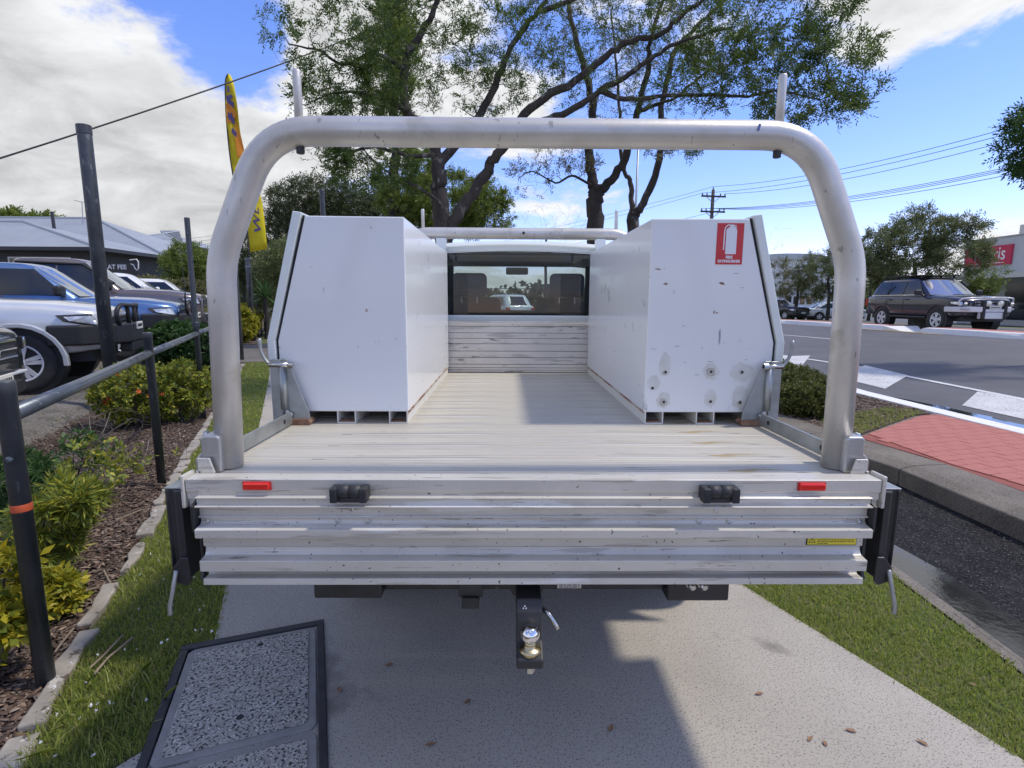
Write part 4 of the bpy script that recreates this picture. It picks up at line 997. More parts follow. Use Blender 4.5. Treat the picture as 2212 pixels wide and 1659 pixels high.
    if bar != 'steel':
        bp = MB(); 
        P = [(xf-.55, -hw*1.0), (xf-.20, -hw*.93), (xf-.02, -hw*.72), (xf+.05, -hw*.3), (xf+.05, hw*.3), (xf-.02, hw*.72), (xf-.20, hw*.93), (xf-.55, hw*1.0), (xf-.55, hw*.8), (xf-.2, 0), (xf-.55, -hw*.8)]
        bp.prism(P, clr+.02, clr+.26, 'Z').build('front_bumper', m_trim if bar == 'dark' else pm, root, bevel=.03, seg=3)
        MB().box(xf+.03, xf+.058, -hw*.42, hw*.42, clr+.05, clr+.17).build('lower_grille', m_trim, root, bevel=.01)
        if bar == 'dark': MB().box(xf+.0, xf+.062, -hw*.55, hw*.55, clr+.225, clr+.25).build('bumper_trim', m_alloy, root, bevel=.006)
    if plate:
        zp = clr+.20 if bar != 'steel' else clr+.36
        p_ = MB().box(xf+.05, xf+.066, -.19, .19, zp-.055, zp+.055).build('number_plate', m_plate, root, bevel=.004) if bar != 'steel' else MB().box(xf+.245, xf+.262, -.19, .19, zp-.055, zp+.055).build('number_plate', m_plate, root, bevel=.004)
        q = MB(); xx = -.15; X0 = (xf+.0665 if bar != 'steel' else xf+.2625)
        while xx < .14:
            l = random.uniform(.018, .034); q.box(X0, X0+.002, xx, min(xx+l, .15), zp-.022, zp+.022); xx += l+.014
        q.build('plate_marks', m_ink, p_)
    MB().box(xr_-.05, xr_+.3, -hw*.9, hw*.9, clr+.05, clr+.26).build('rear_bumper', m_trim if bed else pm, root, bevel=.04, seg=3)
    if bed:
        MB().box(xr_+.08, c3-.03, -hw*.82, hw*.82, belt-.01, belt+.012).build('tray_cover', m_trim, root, bevel=.01)
    if rack:
        rk = MB().box(c2_+.05, c1-.05, -ht*.9, ht*.9, H+.055, H+.075).build('roof_rack', m_trim, root, bevel=.008)
        for x in np.linspace(c2_+.2, c1-.2, 4):
            for s in (-1, 1): MB().obox((x, s*ht*.82, H+.02), .06, .04, .1).build('rack_foot', m_trim, rk)
        for s in (-1, 1): MB().tube([(c2_+.02, s*ht*.92, H+.07), (c1+.0, s*ht*.92, H+.07)], .022, 6).build('rack_rail', m_trim, rk)
    for (ax, ay, h_) in antennas:
        a_ = MB().tube([(ax, ay, clr+.45), (ax, ay, clr+.75), (ax+.01, ay, clr+.85), (ax-.02, ay, clr+h_)], [.022, .018, .006, .003], 7).build('antenna', m_trim, root, smooth=True)
    # bull bars
    if bar == 'steel':
        mbar = m_trim if col[0] != 'graphite' else m_alloy
        P = [(xf-.62, -hw*1.03), (xf-.25, -hw*1.0), (xf+.10, -hw*.68), (xf+.24, -hw*.42), (xf+.24, hw*.42), (xf+.10, hw*.68), (xf-.25, hw*1.0), (xf-.62, hw*1.03), (xf-.62, hw*.8), (xf-.05, hw*.5), (xf-.05, -hw*.5), (xf-.62, -hw*.8)]
        bb = MB().prism(P, clr+(.20 if col[0] == 'graphite' else .12), clr+(.38 if col[0] == 'graphite' else .40), 'Z').build('bull_bar', mbar, root, bevel=.03, seg=3)
        P2 = [(xf+.06, -hw*.42), (xf+.22, -hw*.40), (xf+.22, hw*.40), (xf+.06, hw*.42)]
        MB().prism(P2, clr-.02, clr+(.199 if col[0] == 'graphite' else .119), 'Z').build('bar_skid_plate', mbar, bb, bevel=.02)
        MB().box(xf+.236, xf+.246, -hw*.36, hw*.36, clr+.30, clr+.385).build('bar_opening', m_seal, bb)
        zt = hood[0]+.02
        for s in (-1, 1):
            if col[0] == 'graphite':
                MB().obox((xf+.19, s*hw*.36, clr+.28), .16, .09, .60).build('bar_upright', m_trim, bb, bevel=.02)
                MB().tube(fillet([(xf-.12, s*hw*.88, clr+.40), (xf-.16, s*hw*.93, zt-.10), (xf-.06, s*hw*.84, zt), (xf+.16, s*hw*.38, zt+.02)], .10, 5), .028, 10).build('bar_loop', m_alloy, bb, smooth=True)
                MB().lathe([(.02, -.06), (.085, -.03), (.10, .02), (.095, .03), (.02, .032)], 16, (xf+.20, s*hw*.21, hood[0]-.16), 'X').build('spotlight', mat('spot_lens', (.75, .73, .62), .1, .2, coat=1.0), bb, smooth=True)
                MB().obox((xf-.05, s*hw*.75, clr+.30), .24, .22, .06, s*rad(-42)).build('indicator', m_lamp, bb, bevel=.01)
            else:
                MB().tube(fillet([(xf+.12, s*hw*.62, clr+.38), (xf+.10, s*hw*.66, zt-.06), (xf+.14, s*hw*.55, zt+.03), (xf+.16, s*hw*.22, zt+.03), (xf+.16, s*hw*.20, clr+.38)], .11, 5), .032, 10).build('bar_loop', mbar, bb, smooth=True)
                MB().lathe([(.018, 0), (.032, .004), (.032, .02), (.012, .022)], 12, (xf+.20, s*hw*.33, clr+.27), 'X').build('bar_badge', m_chrome, bb)
        MB().tube([(xf+.17, -hw*.38, zt+.02), (xf+.17, hw*.38, zt+.02)], .03, 10).build('bar_top_tube', m_alloy if col[0] == 'graphite' else mbar, bb, smooth=True)
        if col[0] == 'graphite': MB().tube([(xf+.19, -hw*.36, hood[0]-.30), (xf+.19, hw*.36, hood[0]-.30)], .03, 10).build('bar_mid_tube', m_alloy, bb, smooth=True)
    if bar == 'plain_steel':
        P = [(xf-.55, -hw*1.04), (xf-.22, -hw*1.02), (xf+.16, -hw*.60), (xf+.26, -hw*.40), (xf+.26, hw*.40), (xf+.16, hw*.60), (xf-.22, hw*1.02), (xf-.55, hw*1.04), (xf-.55, hw*.8), (xf-.0, hw*.5), (xf-.0, -hw*.5), (xf-.55, -hw*.8)]
    if kind in ('suv', 'pickup') :
        for s in (-1, 1): MB().tube([(wheels[1]+Ra*1.05, s*(hw-.05), clr-.02), (wheels[0]-Ra*1.05, s*(hw-.05), clr-.02)], .045, 8).build('side_step', m_trim, root)
    return root
# --- row of cars in the yard on the left, noses to the garden bed
HEAD = TH+rad(1.5)
def yard(n_front, s, L):          # car centre from the position of its nose
    d = (math.cos(HEAD), math.sin(HEAD)); p = ns(n_front, s); return (p[0]-d[0]*L/2, p[1]-d[1]*L/2, yz(s)-.035)
YG = 'cars for sale parked nose to the garden bed'
car('parked_pickup', 'dark pickup at the end of the car yard row with round chrome emblem', yard(-3.0, 4.9, 5.25), HEAD, ('dark_grey', (.035, .04, .05), .5), 'pickup', 5.25, 1.95, 1.83, 3.09, .38, .42, (1.08, 1.18), 1.20,
    (1.15, .55, -.85, -1.0), bar='dark', emblem='vw', cat='pickup', group=YG)
car('parked_pickup', 'silver white pickup with black steel bull bar beside the garden bed', yard(-2.95, 8.75, 5.3), HEAD, ('silver_white', (.62, .64, .66), .25), 'pickup', 5.3, 1.90, 1.86, 3.1, .405, .50, (1.12, 1.23), 1.25,
    (1.15, .50, -.85, -1.0), bar='steel', cat='pickup', group=YG, plate=True, mirror_m=m_trim, flare=True)
car('parked_pickup', 'blue pickup with black looped bull bar and two whip antennas', yard(-2.55, 12.0, 5.3), HEAD, ('mid_blue', (.10, .19, .38), .55), 'pickup', 5.3, 1.88, 1.80, 3.1, .385, .46, (1.06, 1.17), 1.19,
    (1.20, .50, -.85, -1.0), bar='steel', cat='pickup', group=YG, antennas=((2.75, .55, 1.75), (2.75, -.62, 1.85)), mirror_m=m_trim)
car('parked_pickup', 'brown grey pickup with black mirrors and window shields in the car yard', yard(-2.55, 15.4, 5.4), HEAD, ('brown_grey', (.16, .135, .13), .5), 'pickup', 5.4, 1.92, 2.02, 3.2, .39, .46, (1.18, 1.30), 1.31,
    (1.15, .40, -1.05, -1.2), bar='dark', cat='pickup', group=YG, visor=True, mirror_m=m_trim)
car('parked_wagon', 'white wagon with dark side glass behind the brown pickup', yard(-2.75, 18.9, 4.7), HEAD, ('white_a', (.74, .75, .76), 0), 'suv', 4.7, 1.86, 1.80, 2.7, .36, .42, (1.10, 1.22), 1.23, (1.0, .25, -1.75, -2.1), group=YG)
car('parked_hatchback', 'small white hatchback at the far end of the yard row', yard(-2.45, 22.3, 4.4), HEAD, ('white_b', (.76, .76, .76), 0), 'hatch', 4.4, 1.80, 1.68, 2.6, .32, .34, (.98, 1.10), 1.12, (.85, .15, -1.5, -1.9), group=YG)
# --- across the road
lcx, lcy = 16.15, 19.1
car('four_wheel_drive', 'dark graphite four-wheel drive with roof rack and silver bull bar', (lcx, lcy, gz(lcx, lcy)-.012), rad(-91), ('graphite', (.034, .035, .048), .45), 'suv', 4.95, 1.98, 1.95, 2.85, .41, .50, (1.14, 1.26), 1.29,
    (1.02, .30, -2.0, -2.35), bar='steel', rack=True, strip_chrome=True, mirror_m=m_trim, cat='car')
sx, sy = [float(v) for v in atD(1797, 688, 50)[:2]]
car('parked_sedan', 'pale sedan parked beyond the median beside a dark hatchback', (sx, sy, gz(sx, sy)-.03), rad(-8), ('pale_green_white', (.66, .71, .69), .1), 'sedan', 4.6, 1.78, 1.46, 2.7, .32, .30, (.86, .98), .98, (.95, .25, -.95, -1.65), cat='car')
sx, sy = [float(v) for v in atD(1683, 688, 46)[:2]]
car('parked_hatchback', 'glossy black hatchback facing the road beyond the median', (sx, sy, gz(sx, sy)-.03), rad(-72), ('gloss_black', (.014, .015, .02), .2), 'hatch', 4.3, 1.78, 1.48, 2.6, .32, .30, (.88, 1.0), 1.0, (.85, .15, -1.5, -1.9), cat='car')
car('driving_wagon', 'pale wagon seen from behind through the cab windows', (-.35, 29.5, gz(-.35, 29.5)-.006), rad(118), ('pale_mint_white', (.70, .76, .74), .1), 'suv', 4.6, 1.82, 1.68, 2.7, .35, .36, (1.0, 1.1), 1.1, (.95, .2, -1.75, -2.1), cat='car')
# ================================================================== FENCE, POLES, BANNER, BUILDINGS, WIRES
m_post = mat('charcoal_painted_steel', (.040, .046, .055), .45, .2, (.065, .072, .082), 6, 6, spots=[((.12, .13, .14), 24, .62, (1, 1, .3), 5)], bump=.06, bscale=50, rvar=.1)
m_rail = mat('worn_charcoal_rail', (.085, .10, .12), .34, .45, (.13, .15, .17), 7, 6, spots=[((.22, .24, .26), 18, .62, (1, .4, 1), 5)], bump=.05, bscale=60, rvar=.08)
m_orange = mat('orange_paint_band', (.60, .10, .03), .6, 0, (.45, .08, .03), 20, 4)
def zat(x, y, px_y):
    """height of the point above ground spot (x,y) that appears at image row px_y"""
    d = np.array([x, y, 0.])-CAM_POS; lo, hi = -1., 12.
    for _ in range(40):
        m_ = (lo+hi)/2; P = np.array([x, y, m_])-CAM_POS; v = CYP-F_PX*(P@_U)/(P@_f)
        if v > px_y: lo = m_
        else: hi = m_
    return (lo+hi)/2
RL = empty('tube_railing', tuple(atZ(350, 1045)), label='charcoal steel tube railing with one orange banded post along the garden bed', cat='railing')
RLo = np.array(atZ(350, 1045))
gA, gC, gD = atZ(100, 1475), atZ(350, 1045), atZ(440, 902)
gE = gD+(gD-gC)*1.02; gF = gE+(gD-gC); gZ = gA-(gC-gA)*1.02
RZ = 1.005
def rel(p): return tuple(np.array(p)-RLo)
def post(p, top, r=.030, name='post', cap=True, parent=RL, o=RLo, m=m_post):
    q = tuple(np.array(p)-o)
    pr = [(r, -.06), (r, top-.05), (r*1.05, top-.048), (r*1.05, top-.006), (r*.97, top)] if cap else [(r, -.06), (r, top)]
    return MB().lathe(pr, 18, q).build(name, m, parent, smooth=False, bevel=0)
pA = post(gA, zat(gA[0], gA[1], 822)); pC = post(gC, zat(gC[0], gC[1], 718)); pD = post(gD, 1.10); pE = post(gE, 1.08); pF_ = post(gF, 1.08)
for o in (pA, pC, pD, pE, pF_):
    o.data.polygons.foreach_set('use_smooth', [len(p.vertices) == 4 for p in o.data.polygons])
q = rel(gA); MB().lathe([(.0306, .668), (.0308, .669), (.0308, .693), (.0306, .694)], 18, (q[0], q[1], 0)).build('orange_band', m_orange, pA, smooth=True)
dirA = (CAM_POS[:2]-gA[:2]); dirA = dirA/np.linalg.norm(dirA)
MB().lathe([(.010, 0), (.012, -.008), (.006, -.014)], 8, (q[0]+.012, q[1]-.027, .86), 'Y').build('post_bolt', m_rail, pA)
pts = [gA, gC, gD, gE, gF]
for a, b in zip(pts[:-1], pts[1:]):
    a, b = np.array(a), np.array(b); d = (b-a)/np.linalg.norm(b-a); off2 = np.array([d[1], -d[0], 0])*.0
    P0, P1 = a+d*.028, b-d*.028
    MB().tube([rel(P0+np.array([0, 0, RZ])), rel(P0*.66+P1*.34+np.array([0, 0, RZ-.004])), rel(P0*.33+P1*.67+np.array([0, 0, RZ-.004])), rel(P1+np.array([0, 0, RZ]))], .0275, 16).build('top_rail', m_rail, RL, smooth=True)
# the taller banner tubes and posts
def pole(px, top_px, r, label, collars=(), D=None, m=m_post, z_up=None, group='tall charcoal poles by the car yard'):
    g = np.array(atZ(*px)); t = zat(g[0], g[1], top_px)
    e = empty('steel_pole', tuple(g), label=label, cat='pole', group=group)
    o = MB().lathe([(r, -.1), (r, t-.02), (r*.9, t)], 16, (0, 0, 0)).build('shaft', m, e, smooth=False)
    o.data.polygons.foreach_set('use_smooth', [len(p.vertices) == 4 for p in o.data.polygons])
    MB().lathe([(r*1.06, t-.10), (r*1.06, t-.004), (r*.8, t+.004)], 16, (0, 0, 0)).build('cap', m, e)
    for c in collars:
        zc = zat(g[0], g[1], c); MB().lathe([(r*1.1, zc-.03), (r*1.12, zc-.025), (r*1.12, zc+.025), (r*1.1, zc+.03)], 16, (0, 0, 0)).build('collar', m_rail, e)
    return e, g
pole((248, 884), 270, .076, 'tall thick charcoal pole standing between garden bed and silver pickup')
eD = empty('steel_pole', tuple(gD), label='tall thin charcoal tube rising from a railing post', cat='pole', group='tall charcoal poles by the car yard')
tD = zat(gD[0], gD[1], 470)
MB().lathe([(.029, 1.101), (.029, tD-.01), (.026, tD)], 14).build('shaft', m_post, eD, smooth=False); MB().lathe([(.041, 1.08), (.041, 1.13), (.036, 1.14)], 14).build('collar', m_post, eD)
pole((520, 776), 552, .074, 'thick charcoal pole at the near edge of the driveway', (566, 583))
pole((503, 790), 592, .030, 'slim charcoal stake beside the thick driveway pole')
eF, gFl = pole((547, 735), 557, .085, 'charcoal pole at the far edge of driveway carrying the yellow banner', (560, 576, 618))
pole((533, 706), 560, .085, 'charcoal pole standing behind the golden hedge')
for i, px in enumerate(((558, 727), (565, 722), (572, 714), (577, 708))):
    pole(px, 644+i*3, .028, 'short slim charcoal stake in a row along the golden hedge', group='short stakes along the golden hedge')
# black pole rising behind the plain toolbox, vent stack pole
g = np.array(atD(706, 640, 21)); e = empty('steel_pole', (g[0], g[1], 0), label='black pole rising in front of the round dark tree', cat='pole'); MB().lathe([(.09, -.1), (.09, zat(g[0], g[1], 412)), (.07, zat(g[0], g[1], 408))], 12).build('shaft', m_post, e)
# feather banner
BN = empty('feather_banner', tuple(gFl), label='tall yellow feather banner with purple lettering above the driveway', cat='banner')
bo = gFl
m_ban = mat('yellow_banner_cloth', (.80, .68, .02), .7, 0, (.72, .56, .02), 1.2, 4, trans=.25, bump=.3, bscale=3, bdist=.05)
m_bano = mat('orange_banner_print', (.80, .34, .03), .7, 0, (.70, .22, .03), 3, 4, trans=.2)
m_banp = mat('purple_banner_print', (.10, .075, .20), .7)
D0 = math.hypot(gFl[0]-CAM_POS[0], gFl[1]-CAM_POS[1])
left = [(539, 545), (531, 470), (522, 430), (508, 400), (497, 340), (490, 270), (487, 215), (487, 175), (492, 160)]
right = [(577, 538), (571, 470), (562, 418), (545, 380), (531, 340), (519, 285), (512, 225), (505, 180), (498, 161)]
LP = [np.array(atD(x, y, D0)) for x, y in left]; RP = [np.array(atD(x, y, D0-.12*math.sin(i*1.3))) for i, (x, y) in enumerate(right)]
LPs, RPs = smooth_path(LP, 4), smooth_path(RP, 4)
V = []; Q = []; nc = 7; depth_dir = np.array([ray(530, 400)[0], ray(530, 400)[1], 0]); depth_dir /= np.linalg.norm(depth_dir)
for i, (a, b) in enumerate(zip(LPs, RPs)):
    for j in range(nc):
        t = j/(nc-1); p = a+(b-a)*t+depth_dir*.05*math.sin(t*5+i*.5)
        V.append(tuple(p-bo))
for i in range(len(LPs)-1):
    for j in range(nc-1): Q.append((i*nc+j, i*nc+j+1, (i+1)*nc+j+1, (i+1)*nc+j))
cl = link_mesh('cloth', np_mesh('cloth', V, Q), m_ban, BN, smooth=True)
sm = cl.modifiers.new('thickness', 'SOLIDIFY'); sm.thickness = .006
MB().tube([tuple(np.array([0, 0, 1.5])-depth_dir*.12)]+[tuple(p-bo-depth_dir*.01) for p in LPs], .020, 8).build('banner_pole', m_plastic, BN, smooth=True)
def ban_pt(u, v, dd=.03):
    i = v*(len(LPs)-1); k = min(int(i), len(LPs)-2); f_ = i-k
    a = LPs[k]*(1-f_)+LPs[k+1]*f_; b = RPs[k]*(1-f_)+RPs[k+1]*f_
    return a+(b-a)*u-depth_dir*(dd+.055)-bo
def ban_patch(uv, m, name, dd=.03):
    MB().add([tuple(ban_pt(u, v, dd)) for u, v in uv], [tuple(range(len(uv)))]).build(name, m, cl)
me = text_mesh('WE BUY', 1.0, 0, align='LEFT', shear=.25, bold=.01)
co = np.zeros(len(me.vertices)*3, np.float32); me.vertices.foreach_get('co', co); co = co.reshape(-1, 3)
tw_ = co[:, 0].max(); co2 = np.array([ban_pt(.58-y_*.55, .055+x_/tw_*.30, .02) for x_, y_, _ in co], np.float32)
me.vertices.foreach_set('co', co2.ravel()); me.update(); link_mesh('lettering', me, m_banp, cl)
ban_patch([(-.02, .24), (.30, .25), (.42, .30), (.40, .37), (.1, .39), (0, .36)], m_bano, 'orange_flash', .01)
ban_patch([(.45, .50), (1.0, .50), (1.0, .60), (.70, .66), (.55, .60)], m_bano, 'orange_flash', .01)
ban_patch([(.02, .63), (.6, .66), (.9, .70), (.3, .74), (.02, .72)], m_bano, 'orange_flash', .01)
for (uv) in ([(.30, .60), (.62, .585), (.70, .61), (.38, .625)], [(.12, .66), (.62, .64), (.66, .67), (.5, .675), (.5, .69), (.36, .69), (.36, .68), (.16, .69)], [(.10, .735), (.7, .72), (.7, .75), (.48, .75), (.48, .765), (.66, .77), (.62, .79), (.1, .77)], [(.2, .80), (.4, .79), (.42, .83), (.22, .84)]):
    ban_patch(uv, m_banp, 'banner_mark', .02)
# ---- buildings on the left
m_roof = mat('corrugated_roof', (.36, .39, .42), .45, .25, (.31, .34, .37), .6, 5, rvar=.05); add_wave_bump(m_roof, 4.0, 'X', .6, .03)
m_dark = mat('charcoal_weatherboard', (.055, .062, .066), .7, 0, (.045, .05, .055), 2, 4); add_wave_bump(m_dark, 2.6, 'Z', .8, .02, 'SAW')
m_wb = mat('white_weatherboard', (.62, .61, .56), .7, 0, (.56, .55, .50), 2, 4); add_wave_bump(m_wb, 2.6, 'Z', .8, .02, 'SAW')
m_fascia = mat('dark_gutter', (.03, .033, .036), .5); m_wtrim = mat('white_window_trim', (.66, .67, .66), .5)
m_soffit = mat('eave_lining', (.33, .31, .25), .8)
def hip_house(name, label, x0, x1, y0, y1, ze, zr, ov, mw, ridge='X', windows=(), hipw=None, group=None):
    cx, cy = (x0+x1)/2, y0
    h = empty(name, (cx, cy, 0), label=label, cat='house', group=group)
    X0, X1, Y1 = x0-cx, x1-cx, y1-y0
    MB().box(X0, X1, 0, Y1, -.3, ze-.02).build('wall', mw, h)
    e0, e1, f0, f1 = X0-ov, X1+ov, -ov, Y1+ov; w_ = (f1-f0)/2; hp = hipw if hipw is not None else w_
    r0, r1 = ((e0+hp, (f0+f1)/2), (e1-hp, (f0+f1)/2))
    V = [(e0, f0, ze), (e1, f0, ze), (e1, f1, ze), (e0, f1, ze), (r0[0], r0[1], zr), (r1[0], r1[1], zr)]
    rf_ = MB().add(V, [(0, 1, 5, 4), (2, 3, 4, 5), (1, 2, 5), (3, 0, 4)]).build('roof', m_roof, h)
    MB().box(e0+.02, e1-.02, f0+.02, f1-.02, ze-.06, ze-.02).build('eave_lining', m_soffit, h)
    g = MB(); g.box(e0-.1, e1+.1, f0-.1, f0, ze-.16, ze+.02); g.build('gutter', m_fascia, rf_)
    MB().box(e1, e1+.1, f0, f1, ze-.16, ze+.02).build('gutter', m_fascia, rf_)
    for a, b in ((0, 4), (1, 5), (4, 5)): MB().tube([V[a], V[b]], .09, 6).build('ridge_cap', m_roof, rf_)
    for (wx0, wx1, z0, z1, panes) in windows:
        f_ = MB().box(wx0-cx, wx1-cx, -.06, -.003, z0, z1).build('window', m_wtrim, h)
        pw = (wx1-wx0-.1)/panes
        for k in range(panes): MB().box(wx0-cx+.05+k*pw+.04, wx0-cx+.05+(k+1)*pw-.04, -.075, -.061, z0+.08, z1-.08).build('pane', m_glassd, f_)
    return h
Ya = 27.0; ov = .7
ze = float(atY(120, 534, Ya-ov)[2]); xR = float(atY(213, 534, Ya-ov)[0])-ov
zr_ = float(atY(51, 477, Ya+3.2)[2])
wz0, wz1 = float(atY(60, 574, Ya)[2]), float(atY(60, 555, Ya)[2]); wxa, wxb = float(atY(19, 560, Ya)[0]), float(atY(154, 560, Ya)[0])
h1 = hip_house('dark_house', 'charcoal weatherboard house with grey corrugated hip roof and white window band', -46, xR, Ya, Ya+7.2, ze, zr_, ov, m_dark, windows=((wxa, wxb, wz0-.9, wz1, 6),), hipw=xR+ov-float(atY(51, 477, Ya+3.6)[0]))
Yb = 33.0; zeb = float(atY(330, 549, Yb-ov)[2]); xRb = float(atY(352, 550, Yb-ov)[0])-ov
zrb = float(atY(200, 469, Yb+4)[2])
wx0, wx1 = float(atY(325, 585, Yb)[0]), float(atY(338, 585, Yb)[0])
h2 = hip_house('rear_house', 'taller grey roofed house standing behind the charcoal house', -42, xRb, Yb, Yb+9, zeb, zrb, ov, m_dark, windows=((wx0, wx1, 2.0, 3.1, 1),), hipw=xRb+ov-float(atY(205, 469, Yb+4.5)[0]))
t0 = atY(177, 468, Yb+3.5); t1 = atY(177, 437, Yb+3.5); o2 = np.array([h2.location[0], h2.location[1], 0])
ae = MB().tube([tuple(t0-o2-np.array([0, 0, .6])), tuple(t1-o2)], .025, 6).build('roof_aerial', m_galv, h2)
MB().tube([tuple(t1-o2+np.array([-.5, 0, .12])), tuple(t1-o2+np.array([.4, 0, -.05]))], .02, 5).build('aerial_arm', m_galv, ae)
v0, v1 = atY(117, 492, Ya+5), atY(112, 457, Ya+5); o1 = np.array([h1.location[0], h1.location[1], 0])
MB().tube([tuple(v0-o1-np.array([0, 0, .5])), tuple(v1-o1)], .09, 8).build('vent_pipe', m_fascia, h1)
Yc = 50.0; zec = float(atY(340, 528, Yc-ov)[2]); xRc = float(atY(398, 530, Yc-ov)[0])-ov
h3 = hip_house('white_house', 'raised cream weatherboard house beyond the charcoal houses', xRc-7.2, xRc, Yc, Yc+9, zec, float(atY(310, 498, Yc+4)[2]), ov, m_wb, windows=())
# black hoarding with white lettering
Ys = 24.0
a, b = atY(120, 567, Ys), atY(300, 592, Ys)
HB = empty('sale_hoarding', (float(a[0]+b[0])/2, Ys, 0), label='black hoarding with white lettering in front of the houses', cat='sign')
cx_ = float(a[0]+b[0])/2
bd = MB().box(float(a[0])-cx_, float(b[0])-cx_, 0, .05, float(b[2]), float(a[2])).build('board', mat('black_hoarding', (.018, .018, .02), .5, 0, (.025, .025, .027), 3, 4), HB)
for x in (float(a[0])-cx_+.15, 0, float(b[0])-cx_-.15): MB().box(x-.05, x+.05, .055, .14, -.1, float(a[2])).build('hoarding_post', m_post, HB)
tl, tr = atY(217, 577, Ys), atY(276, 577, Ys)
o = flat_text('FLAT FEE', .285, (float(tl[0]+tr[0])/2-cx_-.0, -.006, float(tl[2])), (rad(90), 0, 0), mat('white_lettering', (.75, .75, .75), .6), bd, bold=.006)
pz = [(x, 570+.0) for x in ()]
fu = [atY(*p, Ys)-np.array([cx_, Ys, 0]) for p in ((281, 562), (296, 560), (300, 566), (300, 580), (297, 584), (293, 580), (290, 573), (284, 570))]
MB().tube([(p[0], -.03, p[2]) for p in fu], .025, 6).build('white_outline', mat('white_lettering', (.75, .75, .75), .6), bd)
# ---- building with the red sign across the road
m_par = mat('grey_white_render', (.50, .52, .53), .8, 0, (.45, .47, .48), .8, 5, bump=.1)
m_shop = mat('shop_window_glass', (.02, .024, .028), .08, 0, spec=.8)
m_aw = mat('pale_awning', (.60, .60, .56), .6)
bx = 33.0; zgb = 0.0
def fac(px, py):      # a point of the facade plane X = bx
    d = ray(px, py); return CAM_POS+d*(bx-CAM_POS[0])/d[0]
yl = float(fac(2078, 600)[1])
BL_ = empty('shop_building', (bx+6, yl-9, 0), label='pale single storey shop building with red sign and flat awning', cat='building')
def lb(x0, x1, y0, y1, z0, z1): return MB().box(x0-bx-6, x1-bx-6, y0-yl+9, y1-yl+9, z0, z1)
ztop = float(fac(2180, 511)[2]); zaw = float(fac(2150, 603)[2])
lb(bx, bx+14, 8, yl, -.3, ztop).build('wall', m_par, BL_)
lb(bx-.06, bx+.3, 8, yl+.05, ztop, ztop+.08).build('parapet_cap', m_galv, BL_)
lb(bx-2.2, bx-.01, 8, yl-.3, zaw, zaw+.22).build('awning', m_aw, BL_, bevel=.02)
lb(bx-2.3, bx-2.21, 8, yl-.25, zaw-.05, zaw+.27).build('awning_fascia', m_aw, BL_)
for (a, b) in ((yl-2.6, yl-.8), (yl-6.2, yl-3.6), (yl-9.4, yl-7.2), (yl-14, yl-10.4)):
    w_ = lb(bx-.03, bx-.004, a, b, .35, zaw-.35).build('shop_window', m_shop, BL_)
lb(bx-.05, bx-.031, yl-9.0, yl-8.0, -.1, 2.2).build('shop_door', m_trim, BL_)
lb(bx-.04, bx-.004, yl-10.2, yl-7.0, zaw-.34, zaw-.08).build('yellow_panel', m_yel, BL_)
lb(bx+.6, bx+1.8, float(fac(2196, 500)[1])-.6, float(fac(2182, 500)[1]), ztop, ztop+.75).build('roof_unit', m_aw, BL_, bevel=.02)
s0, s1 = fac(2086, 577), fac(2192, 525); sb0 = float(fac(2186, 572)[2])
m_signr = mat('crimson_sign', (.50, .02, .075), .5)
sg = lb(bx-.12, bx-.005, float(s1[1]), float(s0[1]), float(fac(2186, 570)[2]), float(s1[2])-.05).build('red_sign', m_signr, BL_)
zs_ = (float(fac(2186, 570)[2])+float(s1[2]))/2; ysg = (float(s0[1])+float(s1[1]))/2
ln = float(s0[1]-s1[1])
o = flat_text('norris', 1.25, (bx-6-bx-.13, ysg-.2-yl+9, zs_+.05), (rad(90), 0, rad(-90)), mat('white_lettering', (.75, .75, .75), .6), sg, bold=.01, sx=ln/4.6)
lb(bx-.14, bx-.122, ysg-ln*.36, ysg+ln*.36, zs_-.55, zs_-.50).build('sign_underline', mat('white_lettering', (.75, .75, .75), .6), sg)
# distant pale sheds across the car park
for (pxa, pxb, Y_, top, lab) in ((1655, 1760, 78, 548, 'long pale shed with rounded roof far across the car park'), (1440, 1560, 96, 600, 'low pale shed far down the main road')):
    a, b = atY(pxa, 640, Y_), atY(pxb, top, Y_); c = (float(a[0])+float(b[0]))/2
    e = empty('far_shed', (c, Y_, 0), label=lab, cat='building'); hw_ = (float(b[0])-float(a[0]))/2+3; zt = float(b[2])
    MB().box(-hw_, hw_, 0, 14, -1, zt-.9).build('wall', m_wtrim, e)
    MB().prism([(hw_*math.cos(t), zt-.9+.9*math.sin(t)) for t in np.linspace(0, math.pi, 12)], -.3, 14.3, 'Y').build('roof', m_par, e)
    for k in range(3): MB().box(-hw_*.6+k*hw_*.5, -hw_*.6+k*hw_*.5+1.2, -.05, -.003, .8, 2.0).build('window', m_glassd, e)
a = atY(1722, 660, 62); e = empty('site_office', (float(a[0]), 62, 0), label='small white site office with dark windows behind the trees', cat='building'); MB().box(-2.4, 2.4, 0, 3, -.5, 2.9).build('wall', m_wtrim, e); MB().box(-2.6, 2.6, -.2, 3.2, 2.901, 3.05).build('roof', m_par, e)
for k in range(4): MB().box(-1.3+k*.8, -.75+k*.8, -.04, -.003, 1.2, 2.1).build('window', m_glassd, e)
